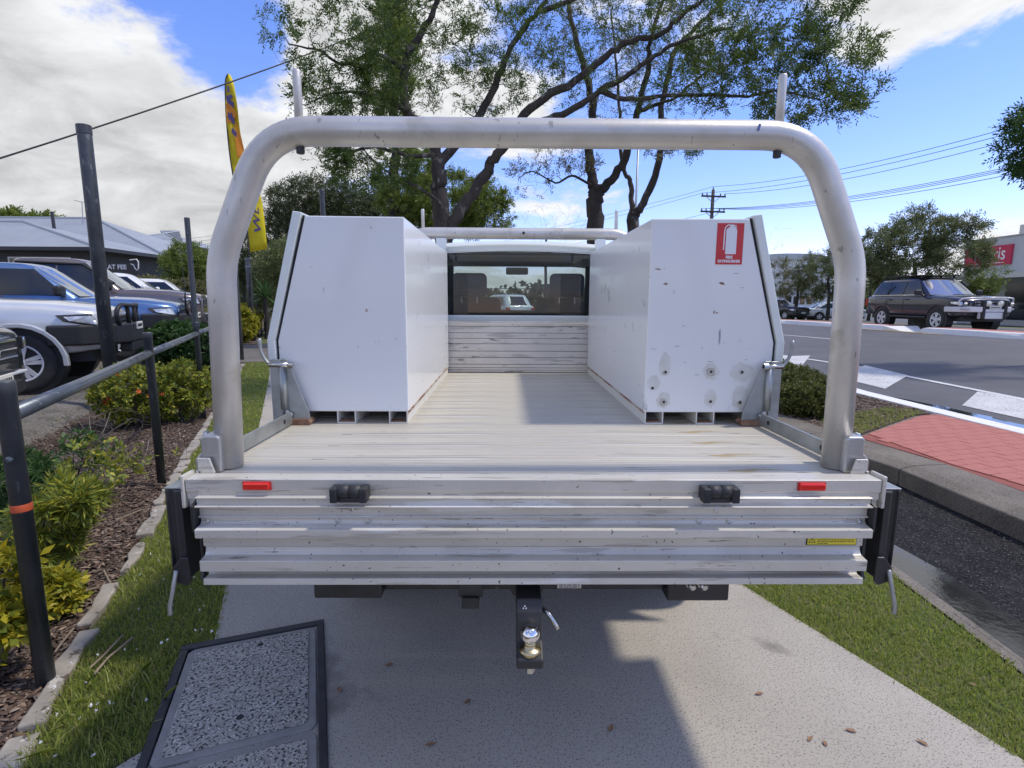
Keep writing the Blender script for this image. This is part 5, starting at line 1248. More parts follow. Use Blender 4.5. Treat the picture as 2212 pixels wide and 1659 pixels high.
# ---- power pole and wires
m_timber = mat('dark_timber_pole', (.05, .042, .038), .9, 0, (.08, .07, .06), 6, 5, stretch=(1, 1, .1))
pp = atD(1527, 640, 46); gpz = gz(pp[0], pp[1]); PT = zat(pp[0], pp[1], 410)
PPo = empty('power_pole', (float(pp[0]), float(pp[1]), gpz), label='dark timber power pole with two crossarms', cat='power pole')
MB().tube([(0, 0, -.3), (0, 0, PT-gpz)], [.17, .12], 10).build('pole', m_timber, PPo, smooth=True)
armz = [zat(pp[0], pp[1], 425)-gpz, zat(pp[0], pp[1], 458)-gpz]
for k, z in enumerate(armz):
    am = MB().obox((0, -.16, z), 2.0, .1, .12, rad(8)).build('crossarm', m_timber, PPo)
    MB().tube([(-.55, -.12, z), (0, -.1, z-.5)], .025, 5).build('arm_brace', m_galv, am); MB().tube([(.55, -.12, z), (0, -.1, z-.5)], .025, 5).build('arm_brace', m_galv, am)
    for x in (-.92, -.55, .55, .92): MB().lathe([(.03, .05), (.055, .1), (.04, .15), (.055, .2), (.02, .24)], 8, (x, -.16+x*.14, z)).build('insulator', m_plastic, am)
MB().lathe([(.03, 0), (.055, .06), (.04, .1), (.055, .15), (.02, .2)], 8, (0, 0, PT-gpz)).build('insulator', m_plastic, PPo)
m_wire = mat('black_wire', (.03, .032, .036), .6)
def wire(a, b, sag, r, label, group=None):
    a, b = np.array(a), np.array(b); P = [a+(b-a)*t-np.array([0, 0, sag*4*t*(1-t)]) for t in np.linspace(0, 1, 24)]
    o = MB().tube([tuple(p) for p in P], r, 5).build('overhead_wire', m_wire); return tag(o, label, 'wire', group)
def ptop(x, z): return (pp[0]+x*.99, pp[1]-.16+x*.14, gpz+z+.22)
wr_ = 'power lines strung from the timber pole'
rr_ = [(0, PT-gpz, (2330, 233)), (-.92, armz[0], (2330, 246)), (.92, armz[0], (2330, 262)), (-.92, armz[1], (2330, 328)), (-.4, armz[1], (2330, 332)), (.4, armz[1], (2330, 335)), (.92, armz[1], (2330, 346))]
for x, z, px in rr_:
    wire(ptop(x, z), atD(px[0], px[1], 30), .55, .014, 'thin power line running from the timber pole over the road to the right', wr_)
for x, z, px in ((0, PT-gpz, (1000, 520)), (-.92, armz[0], (1000, 530)), (.92, armz[1], (1000, 560))):
    wire(ptop(x, z), atD(px[0], px[1], 115), .8, .014, 'thin power line running from the timber pole away behind the street trees', wr_)
_ca, _cb = np.array(atD(-60, 382, 13)), np.array(atD(1010, -40, 20))
wire(_ca-(_cb-_ca)*1.1+np.array([0, 0, 2.2]), _cb+(_cb-_ca)*.4, 1.1, .016, 'single black service cable crossing the sky beside the banner')
for k in range(3): wire(atD(300, 512+k*9, 60), atD(480, 505+k*8, 55), .3, .012, 'faint far cable above the roof of the cream house', 'far cables above the roofs')
# slim grey lighting column behind the forked tree
lp = atD(1366, 640, 34); LPo = empty('lighting_column', (float(lp[0]), float(lp[1]), gz(lp[0], lp[1])), label='slim grey lighting column behind the forked tree', cat='street light')
zt = zat(lp[0], lp[1], 285)
MB().tube([(0, 0, -.2), (0, 0, zt-.5)], [.09, .05], 8).build('column', m_galv, LPo, smooth=True)
MB().tube([(0, 0, zt-.5), (.1, -.1, zt-.1), (.9, -.8, zt)], .035, 6).build('arm', m_galv, LPo); MB().obox((1.1, -1.0, zt+.02), .5, .2, .1, rad(-42)).build('lamp_head', m_galv, LPo, bevel=.03)
# ================================================================== TREES AND PLANTS
m_bark = mat('grey_brown_bark', (.085, .072, .060), .95, 0, (.045, .038, .032), 5, 6, spots=[((.19, .18, .155), 9, .59, (1, 1, .6), 5)], bump=.8, bscale=26, bdist=.03, stretch=(1, 1, .5))
m_barkd = mat('dark_bark', (.035, .030, .026), .95, 0, (.065, .056, .048), 5, 6, bump=.8, bscale=26, bdist=.03, stretch=(1, 1, .5))
m_barkl = mat('pale_bark', (.20, .175, .15), .9, 0, (.11, .095, .08), 5, 6, bump=.5, bscale=26, bdist=.02, stretch=(1, 1, .5))
def leafm(name, cols, tr=.35, rough=.5): return mat(name, cols[0], rough, 0, isl=cols, trans=tr, spec=.35)
m_leaf_a = leafm('fine_green_leaves', [(0.065, 0.122, 0.026), (0.122, 0.196, 0.036), (0.043, 0.088, 0.026), (0.174, 0.217, 0.043), (0.088, 0.145, 0.029)])
m_leaf_b = leafm('yellow_green_leaves', [(0.166, 0.225, 0.039), (0.097, 0.147, 0.030), (0.235, 0.284, 0.049), (0.138, 0.177, 0.039)])
m_leaf_d = leafm('dark_olive_leaves', [(0.059, 0.081, 0.030), (0.092, 0.114, 0.041), (0.037, 0.053, 0.023), (0.125, 0.137, 0.053)], .25)
m_leaf_o = leafm('grey_olive_leaves', [(0.152, 0.183, 0.076), (0.216, 0.238, 0.097), (0.097, 0.124, 0.054), (0.183, 0.216, 0.064)], .3)
m_leaf_br = leafm('olive_brown_leaves', [(0.166, 0.166, 0.078), (0.235, 0.196, 0.097), (0.117, 0.134, 0.058), (0.196, 0.235, 0.078)], .3)
m_gold = leafm('golden_leaves', [(.42, .34, .02), (.28, .27, .025), (.50, .43, .03), (.14, .19, .03), (.34, .34, .03)], .35)
m_goldg = leafm('gold_tipped_leaves', [(0.150, 0.225, 0.045), (0.300, 0.330, 0.045), (0.090, 0.150, 0.033), (0.495, 0.450, 0.045), (0.120, 0.180, 0.038)], .35)
m_deep = leafm('deep_green_leaves', [(0.033, 0.083, 0.021), (0.060, 0.128, 0.030), (0.045, 0.105, 0.030), (0.083, 0.150, 0.036)], .3)
m_gcover = leafm('groundcover_leaves', [(0.083, 0.112, 0.027), (0.135, 0.150, 0.033), (0.053, 0.075, 0.021), (0.210, 0.195, 0.045)], .25)
m_twig = mat('grey_twigs', (.13, .11, .095), .95, 0, (.20, .18, .155), 30, 4)
m_flower = leafm('orange_flowers', [(.60, .16, .03), (.55, .10, .03)], .3)
def unit(a): return a/np.maximum(np.linalg.norm(a, axis=-1, keepdims=True), 1e-9)
def leaf_cloud(P, Dr, L, k, ll, lw, up=.0, spread=.9, rng=RNG):
    """sprays of k leaflets along a short stalk from each P in direction Dr: rhombic leaves as quads"""
    N_ = len(P); Dr = unit(Dr+rng.normal(0, .25, (N_, 3))); ref = unit(rng.normal(0, 1, (N_, 3))+np.array([0, 0, 1.2])); S = unit(np.cross(Dr, ref)); U_ = np.cross(S, Dr)
    Vs = []
    Ls = (L*rng.uniform(.6, 1.25, N_))[:, None]
    for i in range(k):
        t = (i+.6)/k; sg = 1 if i % 2 else -1
        b = P+Dr*Ls*t
        d = unit(Dr*(.55+.5*rng.random((N_, 1)))+S*sg*spread*(1.1-.5*t)+U_*rng.normal(up, .35, (N_, 1)))
        if i == k-1: d = unit(Dr+rng.normal(0, .15, (N_, 3)))
        nrm = unit(np.cross(d, S*sg+U_*.3+rng.normal(0, .3, (N_, 3))))
        wv = unit(np.cross(nrm, d)); l_ = (ll*rng.uniform(.7, 1.3, N_))[:, None]; w_ = (lw*rng.uniform(.7, 1.3, N_))[:, None]
        Vs.append(np.stack([b, b+d*l_*.45+wv*w_*.5, b+d*l_, b+d*l_*.45-wv*w_*.5], 1))
    V = np.concatenate(Vs, 0).reshape(-1, 3)
    return V, np.arange(len(V), dtype=np.int32).reshape(-1, 4)
def tubes_np(paths, radii, n=4):
    V = []; Q = []; base = 0
    for P, R_ in zip(paths, radii):
        P = np.asarray(P, float); k = len(P); T = np.gradient(P, axis=0); T = unit(T)
        a = np.array([.31, .87, .38]); u = unit(np.cross(T, a)); w = np.cross(T, u)
        an = np.arange(n)*2*np.pi/n
        ring = P[:, None, :]+(u[:, None, :]*np.cos(an)[None, :, None]+w[:, None, :]*np.sin(an)[None, :, None])*np.asarray(R_)[:, None, None]
        V.append(ring.reshape(-1, 3))
        idx = base+np.arange(k*n).reshape(k, n)
        q = np.stack([idx[:-1], np.roll(idx[:-1], -1, 1), np.roll(idx[1:], -1, 1), idx[1:]], -1).reshape(-1, 4); Q.append(q); base += k*n
    return np.concatenate(V), np.concatenate(Q)
def ell(c, r, n, rng=RNG, shell=.35):
    d = unit(rng.normal(0, 1, (n, 3))); rr_ = rng.random((n, 1))**(1/3); rr_ = np.where(rng.random((n, 1)) < shell, .75+.25*rr_, rr_)
    return np.array(c)+d*rr_*np.array(r)
def tree(name, label, base, limbs, lobes, leaf, mb, spray=(.2, 8, .05, .018), per=5, cat='tree', group=None, r_tw=.008, bare=0.0, upz=.15, twmat=None, rng=None, tsides=4, clump=0.0, lscale=.84):
    """limbs: list of (points, r0, r1); lobes: list of (centre, radii, count, leafiness)"""
    rng = rng or RNG
    o = np.array([base[0], base[1], base[2] if len(base) > 2 else 0.0])
    root = empty(name, tuple(o), label=label, cat=cat, group=group)
    nodes = []; nrad = []
    for i, (pts, r0, r1) in enumerate(limbs):
        P = np.array(smooth_path(pts, 5)); k = len(P)
        P[1:-1] += rng.normal(0, r0*.12, (k-2, 3)); R_ = lscale*np.interp(np.linspace(0, 1, k), [0, 1], [r0, r1])*(1+rng.normal(0, .04, k))
        V, Q = tubes_np([P-o], [R_], 10); link_mesh('trunk' if i == 0 else 'limb', np_mesh('limb', V, Q), mb, root, smooth=True)
        nodes.append(P[k//4 if i == 0 else 0:]); nrad.append(R_[k//4 if i == 0 else 0:])
    nodes = np.concatenate(nodes); nrad = np.concatenate(nrad)
    A = []; LF = []
    for (c, r, n_, lf) in lobes:
        A.append(ell(c, r, n_, rng)); LF.append(np.full(n_, lf))
    A = np.concatenate(A); LF = np.concatenate(LF)
    order = np.argsort(np.linalg.norm(A[:, None, :]-nodes[None, ::2, :], axis=2).min(1))
    paths = []; rads = []; tips = []; tdir = []; big = np.zeros((len(nodes)+len(A)*5, 3)); bigr = np.zeros(len(big)); m_ = len(nodes); big[:m_] = nodes; bigr[:m_] = nrad
    for ii in order:
        a = A[ii]; dv = big[:m_]-a; dist = np.linalg.norm(dv, axis=1)+.35*np.maximum(0, dv[:, 2])
        j = int(np.argmin(dist)); s = big[j]; L_ = np.linalg.norm(a-s)
        if L_ < 1e-3: continue
        t = np.linspace(0, 1, 6)[:, None]; mid = (s+a)/2+rng.normal(0, .10*L_, 3)+np.array([0, 0, upz*L_*rng.uniform(-.6, 1)])
        P = s*(1-t)**2+mid*2*t*(1-t)+a*t*t; P[1:-1] += rng.normal(0, .018*L_, (4, 3))
        r0 = min(bigr[j]*.75, r_tw*(.45+L_*.55)); R_ = np.linspace(r0, max(.0022, r0*.25), 6)
        paths.append(P-o); rads.append(R_); big[m_:m_+5] = P[1:]; bigr[m_:m_+5] = R_[1:]; m_ += 5
        cell = np.floor((a+0.13)/clump).astype(int) if clump else None
        cf = 1.0 if cell is None else (2.3 if ((cell[0]*73856093) ^ (cell[1]*19349663) ^ (cell[2]*83492791)) % 100 < 42 else .25)
        kk = rng.poisson(per*LF[ii]*cf)
        for _ in range(kk):
            u = rng.uniform(.35, 1.0); q = int(u*5); f_ = u*5-q; q2 = min(q+1, 5)
            tips.append(P[q]*(1-f_)+P[q2]*f_-o); tdir.append(unit(P[q2]-P[max(0, q-1)])+rng.normal(0, .7, 3)+np.array([0, 0, .1]))
    V, Q = tubes_np(paths, rads, tsides); tw = link_mesh('twigs', np_mesh('twigs', V, Q), twmat or mb, root, smooth=True); tw['kind'] = 'stuff'
    if tips:
        V, Q = leaf_cloud(np.array(tips), np.array(tdir), spray[0], spray[1], spray[2], spray[3], rng=rng)
        cr = link_mesh('crown', np_mesh('crown', V, Q), leaf, root); cr['kind'] = 'stuff'
    return root
def IP(pts, D, dd=0.0):
    return [np.array(atD(p[0], p[1], D+(p[2] if len(p) > 2 else 0)+dd*i)) for i, p in enumerate(pts)]
def lobe(px, py, D, rx, rz, ry, n, lf=1.0): return (np.array(atD(px, py, D)), (rx, ry, rz), n, lf)
g1 = atD(966, 640, 9.0); g1[2] = 0
FL = (.17, 9, .052, .017)
# --- street tree with the long low limbs
trunk = [g1-np.array([0, 0, .1]), g1+np.array([-.02, 0, .9])]+IP([(957, 490), (951, 400), (948, 345)], 9.0)
tree('spreading_street_tree', 'large fine leaved street tree with long low limbs beside the footpath', g1, [
    (trunk, .20, .13),
    (IP([(948, 345), (937, 312), (900, 262), (878, 244), (872, 147), (897, 94), (934, 31), (965, -40), (1000, -130)], 9.0, -.05), .11, .03),
    (IP([(962, 520), (985, 470), (1012, 428), (1050, 375), (1063, 347), (1090, 312), (1131, 247), (1210, 194), (1285, 141), (1348, 95), (1426, 74), (1475, 35), (1560, -30)], 9.0, -.06), .125, .025),
    (IP([(950, 350), (1000, 296), (1037, 244), (1078, 166), (1112, 87), (1168, 19), (1210, -70)], 9.0, .1), .10, .03),
    (IP([(1105, 285), (1160, 268), (1225, 243), (1299, 197), (1362, 158), (1415, 120), (1475, 88), (1580, 60)], 8.7, -.04), .075, .02),
    (IP([(1299, 197), (1334, 211), (1383, 214), (1433, 207), (1517, 204), (1616, 207), (1686, 197), (1770, 215)], 8.6, -.03), .05, .012),
    (IP([(940, 335), (880, 335), (810, 318), (740, 335), (700, 350)], 8.9, -.08), .045, .012),
    (IP([(872, 150), (810, 115), (745, 140), (690, 110), (625, 95)], 8.7, -.06), .045, .01),
    (IP([(880, 240), (800, 205), (730, 200), (665, 222)], 8.7, -.06), .04, .01),
    (IP([(955, 440), (900, 402), (850, 380), (800, 340), (770, 300)], 8.8, -.05), .03, .008),
    (IP([(1168, 25), (1260, -10), (1400, -60), (1600, -60)], 9.2, -.05), .05, .015)],
    [lobe(690, 70, 8.4, .75, .62, .9, 130, 1.2), lobe(790, 40, 8.5, .9, .7, 1.0, 150, 1.3), lobe(760, 190, 8.5, .75, .35, .8, 120, 1.3), lobe(690, 225, 8.4, .42, .22, .5, 60, 1.5), lobe(800, 360, 8.7, .75, .36, .7, 130, 1.4), lobe(720, 340, 8.6, .4, .18, .5, 40, 1.4),
     lobe(930, 50, 8.8, .8, .6, 1.2, 130, 1.1), lobe(870, 190, 8.9, .6, .5, .9, 90, 1.2), lobe(1080, 60, 9, 1.0, .7, 1.4, 190, 1.0), lobe(1250, 30, 9, 1.1, .6, 1.5, 190, 1.1), lobe(1040, 190, 9.2, .8, .4, 1.0, 110, .7), lobe(1180, 150, 9.0, .8, .5, 1.0, 120, .6),
     lobe(1640, 40, 8.3, 1.1, .62, 1.3, 260, 1.4), lobe(1740, 165, 8.3, .75, .5, 1.0, 210, 1.5), lobe(1830, 215, 8.2, .28, .22, .5, 45, 1.4), lobe(1590, 150, 8.5, .8, .5, .9, 150, .9), lobe(1460, 40, 8.8, .9, .5, 1.2, 150, 1.1), lobe(1500, 190, 8.6, .9, .3, .8, 110, .35), lobe(1790, 10, 8.3, .3, .5, .6, 40, 1.0),
     lobe(1350, 190, 8.8, .8, .4, .9, 90, .35), lobe(1100, -170, 9.2, 3.6, .8, 2.4, 260, 1.0), lobe(1600, -160, 8.8, 1.8, .7, 1.6, 120, 1.0), lobe(800, -150, 8.8, 1.5, .7, 1.5, 100, 1.0)],
    m_leaf_a, m_bark, FL, 3.2, r_tw=.017, clump=.36, rng=np.random.default_rng(5))
g2 = atD(1289, 640, 10.2); g2[2] = 0
tree('dark_forked_tree', 'dark trunked tree forking into two limbs behind the truck cab', g2, [
    ([g2-np.array([0, 0, .1]), g2+np.array([0, 0, 1.2])]+IP([(1288, 492), (1282, 440), (1291, 410)], 10.2), .205, .165),
    (IP([(1290, 412), (1278, 387), (1274, 316), (1281, 228), (1264, 158), (1236, 53), (1225, -10), (1200, -90)], 10.2, .05), .12, .03),
    (IP([(1293, 412), (1308, 402), (1341, 359), (1359, 313), (1376, 243), (1401, 141), (1404, 88), (1440, -20)], 10.2, -.05), .11, .03),
    (IP([(1278, 400), (1235, 380), (1200, 395), (1150, 370), (1120, 385)], 10.0, -.1), .03, .008),
    (IP([(1376, 243), (1420, 225), (1460, 210), (1530, 150)], 10.0, -.1), .045, .012)],
    [lobe(1215, 330, 10, .55, .30, .6, 60, .6), lobe(1150, 390, 9.9, .45, .35, .4, 45, .45), lobe(1260, 330, 10.0, .35, .45, .4, 45, .6), lobe(1225, 60, 10.2, 1.0, .7, 1.2, 110, .9), lobe(1400, 90, 10.2, .8, .6, 1.0, 110, .8), lobe(1330, 200, 10.2, .5, .5, .7, 60, .5), lobe(1540, 130, 10, .5, .4, .6, 50, .8), lobe(1440, 320, 10, .35, .15, .4, 25, .7)],
    m_leaf_br, m_barkd, (.16, 8, .05, .017), 2.6, r_tw=.016, clump=.36, rng=np.random.default_rng(6))
g3 = atD(1372, 640, 11.6); g3[2] = 0
tree('lichen_forked_tree', 'slimmer lichen spotted tree with wide fork beside the dark forked tree', g3, [
    ([g3-np.array([0, 0, .1]), g3+np.array([0, 0, 1.3])]+IP([(1369, 489), (1372, 455)], 11.6), .16, .14),
    (IP([(1370, 458), (1364, 440), (1362, 394), (1348, 369), (1341, 316), (1338, 228), (1330, 120), (1320, 20)], 11.6, .05), .075, .02),
    (IP([(1374, 458), (1383, 447), (1415, 380), (1429, 316), (1433, 211), (1450, 141), (1461, 105), (1510, 53), (1580, -15)], 11.6, -.06), .10, .03)],
    [lobe(1500, 60, 11.3, 1.1, .7, 1.2, 130, .9), lobe(1440, 170, 11.5, .7, .6, .8, 70, .5), lobe(1335, 110, 11.6, .7, .8, .9, 80, .7), lobe(1490, 320, 11.3, .25, .12, .3, 20, .8), lobe(1600, -20, 11, 1.2, .6, 1.2, 90, 1)],
    m_leaf_a, m_bark, (.17, 8, .055, .018), 2.6, r_tw=.016, clump=.38, rng=np.random.default_rng(7))
# --- feathery green tree behind them
g4 = atD(856, 640, 17); g4[2] = 0
tree('feathery_green_tree', 'tall feathery green tree with straight dark trunk behind the spreading tree', g4, [
    ([g4-np.array([0, 0, .1]), g4+np.array([0, 0, 3])]+IP([(853, 400), (853, 250), (852, 130), (850, 10), (850, -120)], 17), .24, .06),
    (IP([(905, 640), (912, 500), (925, 420), (960, 360)], 17.4), .10, .03), (IP([(856, 480), (900, 440), (980, 420), (1060, 440)], 17), .06, .02)],
    [lobe(960, 440, 17, 2.0, .8, 1.8, 420, 1.7), lobe(1040, 470, 17.2, 1.0, .5, 1.2, 170, 1.6), lobe(880, 380, 17, 1.1, .9, 1.2, 180, 1.5), lobe(850, 150, 17, .8, 1.7, .9, 260, 1.4), lobe(905, 480, 17, 1.2, .5, 1.2, 150, 1.6), lobe(1085, 490, 17, .5, .25, .5, 45, 1.3), lobe(855, 10, 17, .6, 1.4, .6, 90, 1.3)],
    m_leaf_b, m_barkd, (.26, 9, .09, .028), 4.4, r_tw=.014, clump=.7, rng=np.random.default_rng(8))
# --- round dark tree on the left, olive shrubs beneath
g5 = atD(690, 640, 27); g5[2] = 0
tree('round_dark_tree', 'round dark olive tree above the plain toolbox', g5, [([g5, g5+np.array([0, 0, 2.0])]+IP([(690, 520), (685, 470)], 27), .2, .12), (IP([(690, 520), (630, 470), (600, 440)], 27), .08, .03), (IP([(688, 500), (745, 450), (790, 430)], 27), .08, .03)],
    [lobe(690, 440, 27, 2.3, 1.05, 2.2, 420, 1.6), lobe(640, 470, 26.6, 1.4, .9, 1.4, 190, 1.5), lobe(750, 455, 27, 1.7, .8, 1.6, 220, 1.5), lobe(600, 500, 26.5, .8, .9, 1, 100, 1.4), lobe(830, 450, 27.5, 1.4, .8, 1.3, 170, 1.5), lobe(720, 540, 27, 2.6, 1.0, 2, 180, 1.3)],
    m_leaf_d, m_barkd, (.32, 8, .12, .04), 3.6, r_tw=.014, rng=np.random.default_rng(9))
for (px, py, D, rx, rz, lab, lm, sd) in ((625, 575, 23, 1.15, 1.0, 'tall grey green bush overhanging the footpath', m_leaf_o, 21), (590, 600, 24, .8, 1.0, 'grey green bush behind the row of short stakes', m_leaf_o, 22), (645, 640, 27, 1.3, .9, 'low grey green bush at the far bend of the footpath', m_leaf_o, 23),
                                     (545, 560, 30, 1.1, 1.3, 'loose olive tree behind the banner pole', m_leaf_d, 24), (405, 580, 26, .9, 1.0, 'yellow green shrub beside the cream house', m_leaf_b, 25), (435, 590, 27, .7, .9, 'yellow green shrub touching the left hoop leg', m_leaf_b, 26)):
    c = np.array(atD(px, py, D)); gb = np.array([c[0], c[1], 0])
    tree('street_bush' , lab, gb, [([gb, gb+np.array([.1, 0, c[2]*.5]), c], .07, .03)], [(c, (rx, rx, rz), 260, 1.6), (c-np.array([0, 0, rz*.9]), (rx*.9, rx*.9, rz*.8), 120, 1.3)], lm, m_barkd, (.28, 7, .11, .036), 4, cat='bush', r_tw=.012, rng=np.random.default_rng(sd))
# tree behind the houses
c = np.array(atD(45, 480, 62)); gb = np.array([c[0], c[1], 0])
tree('far_garden_tree', 'rounded olive tree crown showing above the charcoal house roof', gb, [([gb, gb+np.array([0, 0, 4]), c], .3, .1)], [(c-np.array([0, 0, 1.2]), (5.6, 4, 2.0), 420, 1.8), (c+np.array([2.5, 0, -1.4]), (3.2, 3, 1.2), 160, 1.8)], m_leaf_b, m_barkd, (.5, 7, .30, .12), 6, r_tw=.02, rng=np.random.default_rng(31))
# bare tree in the gap, bare twigs by the right box
c = np.array(atD(1180, 500, 22)); gb = np.array([c[0], c[1], 0])
tree('bare_tree', 'small leafless tree seen in the gap above the cab roof', gb, [([gb, gb+np.array([0, 0, 2]), c+np.array([0, 0, -.3])], .10, .05)], [(np.array(atD(1190, 480, 22)), (1.5, 1.2, .75), 130, .05), (np.array(atD(1240, 520, 22)), (1.6, 1.2, .4), 60, .05)], m_leaf_br, m_barkd, (.2, 5, .06, .02), 2, r_tw=.02, rng=np.random.default_rng(32))
c = np.array(atD(1640, 520, 30)); gb = np.array([c[0], c[1], gz(c[0], c[1])])
tree('bare_sapling', 'leafless sapling beyond the red stickered toolbox', gb, [([gb, gb+np.array([0, 0, 2]), c+np.array([-.3, 0, 0])], .08, .04)], [(np.array(atD(1690, 505, 30)), (.5, .6, .5), 14, 0), (np.array(atD(1670, 540, 30)), (.9, .8, .4), 25, .1)], m_leaf_br, m_barkd, (.2, 5, .06, .02), 2, r_tw=.022, rng=np.random.default_rng(33))
# --- trees across the road
def far_tree(px, base_py, D, lobes, lab, lm, seed, mb=m_barkd, lean=0):
    p = np.array(atD(px, 650, D)); gb = np.array([p[0], p[1], gz(p[0], p[1])-.05]); top = np.array(atD(px+lean, base_py, D))
    tree('roadside_tree', lab, gb, [([gb, gb*.5+top*.5+np.array([.1, 0, 0]), top], .17, .08)], lobes, lm, mb, (.34, 8, .13, .038), 2.6, r_tw=.018, clump=.8, rng=np.random.default_rng(seed))
far_tree(1975, 560, 31, [lobe(1930, 550, 31, 1.6, 1.3, 1.8, 320, 1.5), lobe(2000, 520, 31, 1.5, 1.2, 1.6, 280, 1.4), lobe(2050, 560, 31, 1.5, 1.0, 1.4, 240, 1.5), lobe(2080, 490, 31, .8, .4, .8, 60, 1.0), lobe(1890, 590, 31.5, 1.1, .9, 1.2, 140, 1.5), lobe(1975, 470, 31, .8, .5, .8, 70, 1.1), lobe(2095, 550, 31, .6, .35, .6, 40, 1.0)], 'wide airy olive tree behind the graphite four-wheel drive', m_leaf_o, 41)
far_tree(2125, 625, 30.5, [lobe(2125, 612, 30.5, .62, .6, .6, 110, 1.8), lobe(2145, 592, 30.5, .4, .25, .4, 25, 1.4), lobe(2115, 645, 30.5, .4, .35, .4, 30, 1.4)], 'small street tree hanging in front of the shop awning', m_leaf_b, 42, lean=8)
far_tree(1715, 615, 46, [lobe(1700, 600, 46, 1.8, 1.5, 1.6, 230, 1.6), lobe(1740, 615, 46, 1.6, 1.4, 1.6, 200, 1.6)], 'brownish small tree behind the black hatchback', m_leaf_br, 43, lean=10)
far_tree(1790, 600, 45, [lobe(1780, 590, 45, 1.7, 1.8, 1.7, 280, 1.6), lobe(1825, 560, 45, 1.6, 1.6, 1.6, 260, 1.6), lobe(1800, 640, 45, 1.8, 1.0, 1.6, 140, 1.6), lobe(1850, 600, 45, 1.2, 1.5, 1.3, 140, 1.6)], 'dense green tree behind the pale sedan', m_leaf_o, 44)
far_tree(1880, 600, 52, [lobe(1885, 590, 52, 2.2, 2.0, 2.2, 260, 1.5)], 'green tree between dense tree and wide airy tree', m_leaf_b, 45)
p = np.array(atD(2330, 650, 15)); gb = np.array([p[0], p[1], gz(p[0], p[1])])
tree('roadside_tree', 'dark tree whose leaf tips show at the right beneath the power lines', gb, [([gb, gb+np.array([0, 0, 3.2]), np.array(atD(2330, 320, 15))], .16, .08)], [lobe(2290, 300, 15, .95, .8, .9, 200, 1.5), lobe(2400, 280, 15, 1.4, 1.2, 1.4, 120, 1.2)], m_deep, m_barkd, (.25, 8, .08, .03), 6, r_tw=.016, rng=np.random.default_rng(46))
# distant belt of trees closing the horizon
V_ = []; 
rg = np.random.default_rng(50); cs = []
for a in np.linspace(-75, 80, 150):
    R_ = rg.uniform(105, 150); x, y = R_*math.sin(rad(a)), R_*math.cos(rad(a)); h = rg.uniform(3.5, 6.5)
    cs.append(ell((x, y, h*.40), (4.6, 3.5, h*.6), 85, rg))
P = np.concatenate(cs); V, Q = leaf_cloud(P, rg.normal(0, 1, P.shape), .9, 6, .95, .6, rng=rg)
tag(link_mesh('distant_tree_belt', np_mesh('distant_tree_belt', V, Q), m_leaf_d), 'far-off belt of trees closing the horizon', 'trees', kind='stuff')
# ---------------------------------------------------------------- shrubs
def shrub(name, label, base, h, r, n, leaf, spray, per=6, mb=None, seed=0, stems=5, lf=1.5, cat='shrub', group=None, squash=.6, extra=None, zc=.62):
    rng = np.random.default_rng(seed); base = np.array([base[0], base[1], base[2] if len(base) > 2 else 0.0])
    limbs = []
    for k in range(stems):
        a = rng.uniform(0, 2*math.pi); q = r*rng.uniform(.2, .7); tip = base+np.array([q*math.cos(a), q*math.sin(a), h*rng.uniform(.5, .8)])
        limbs.append(([base+np.array([rng.normal(0, .02), rng.normal(0, .02), -.02]), base*.5+tip*.5+rng.normal(0, .03, 3)*r, tip], .012*h/.6, .005))
    lobes = [(base+np.array([0, 0, h*zc]), (r, r, h*(1-zc)*1.05), n, lf)]
    for e_ in (extra or []): lobes.append(((base+np.array(e_[0])), e_[1], e_[2], e_[3]))
    return tree(name, label, base, limbs, lobes, leaf, mb or m_twig, spray, per, cat=cat, r_tw=.008, rng=rng, group=group, tsides=3)
SG = 'shrubs in the garden bed along the railing'
GL = (.06, 5, .042, .022); ND = (.05, 9, .055, .010)
b1 = atZ(-30, 1470); shrub('golden_shrub', 'bright golden shrub at the foot of the orange banded post', b1, .52, .18, 90, m_gold, (.06, 5, .046, .022), 5, seed=61, group=SG, zc=.55)
b2 = atZ(118, 1245); shrub('gold_tipped_shrub', 'gold tipped needle leaved shrub beside the orange banded post', b2, .40, .16, 46, m_goldg, ND, 5, seed=62, group=SG, extra=[((.12, 0, .42), (.14, .14, .07), 40, 1.6)])
b3 = atZ(70, 1180); shrub('needle_leaved_shrub', 'dark green needle leaved shrub behind the gold tipped shrub', b3, .56, .15, 55, m_deep, ND, 5, seed=63, group=SG)
b4 = atZ(225, 1090); shrub('sparse_shrub', 'sparse twiggy shrub with few yellow leaves on bare stems', b4, .46, .28, 95, m_goldg, GL, 1.3, seed=64, group=SG, stems=7, lf=1.0)
b4b = atZ(150, 1075); shrub('sparse_shrub', 'half bare dark stemmed shrub between mulch and railing', b4b, .48, .24, 85, m_deep, GL, 1.1, mb=m_barkd, seed=65, group=SG, stems=6, lf=1.0)
b5 = atZ(300, 915); shrub('golden_hedge_shrub', 'rounded golden green shrub with orange flowers under the railing', b5, .66, .42, 260, m_goldg, GL, 4.5, seed=66, group=SG, zc=.52)
b5b = atZ(390, 905); shrub('golden_hedge_shrub', 'golden green shrub touching the tall thin tube', b5b, .68, .40, 240, m_goldg, GL, 4.5, seed=67, group=SG, zc=.52)
b6 = atZ(395, 800); shrub('round_green_shrub', 'round deep green shrub behind the golden shrubs', b6, .95, .62, 420, m_deep, (.08, 6, .06, .03), 6, seed=68, group=SG, zc=.5)
b6b = atZ(440, 806); shrub('round_green_shrub', 'deep green shrub partly hidden by the left hoop leg', b6b, .9, .5, 260, m_deep, (.08, 6, .06, .03), 6, seed=69, group=SG, zc=.5)
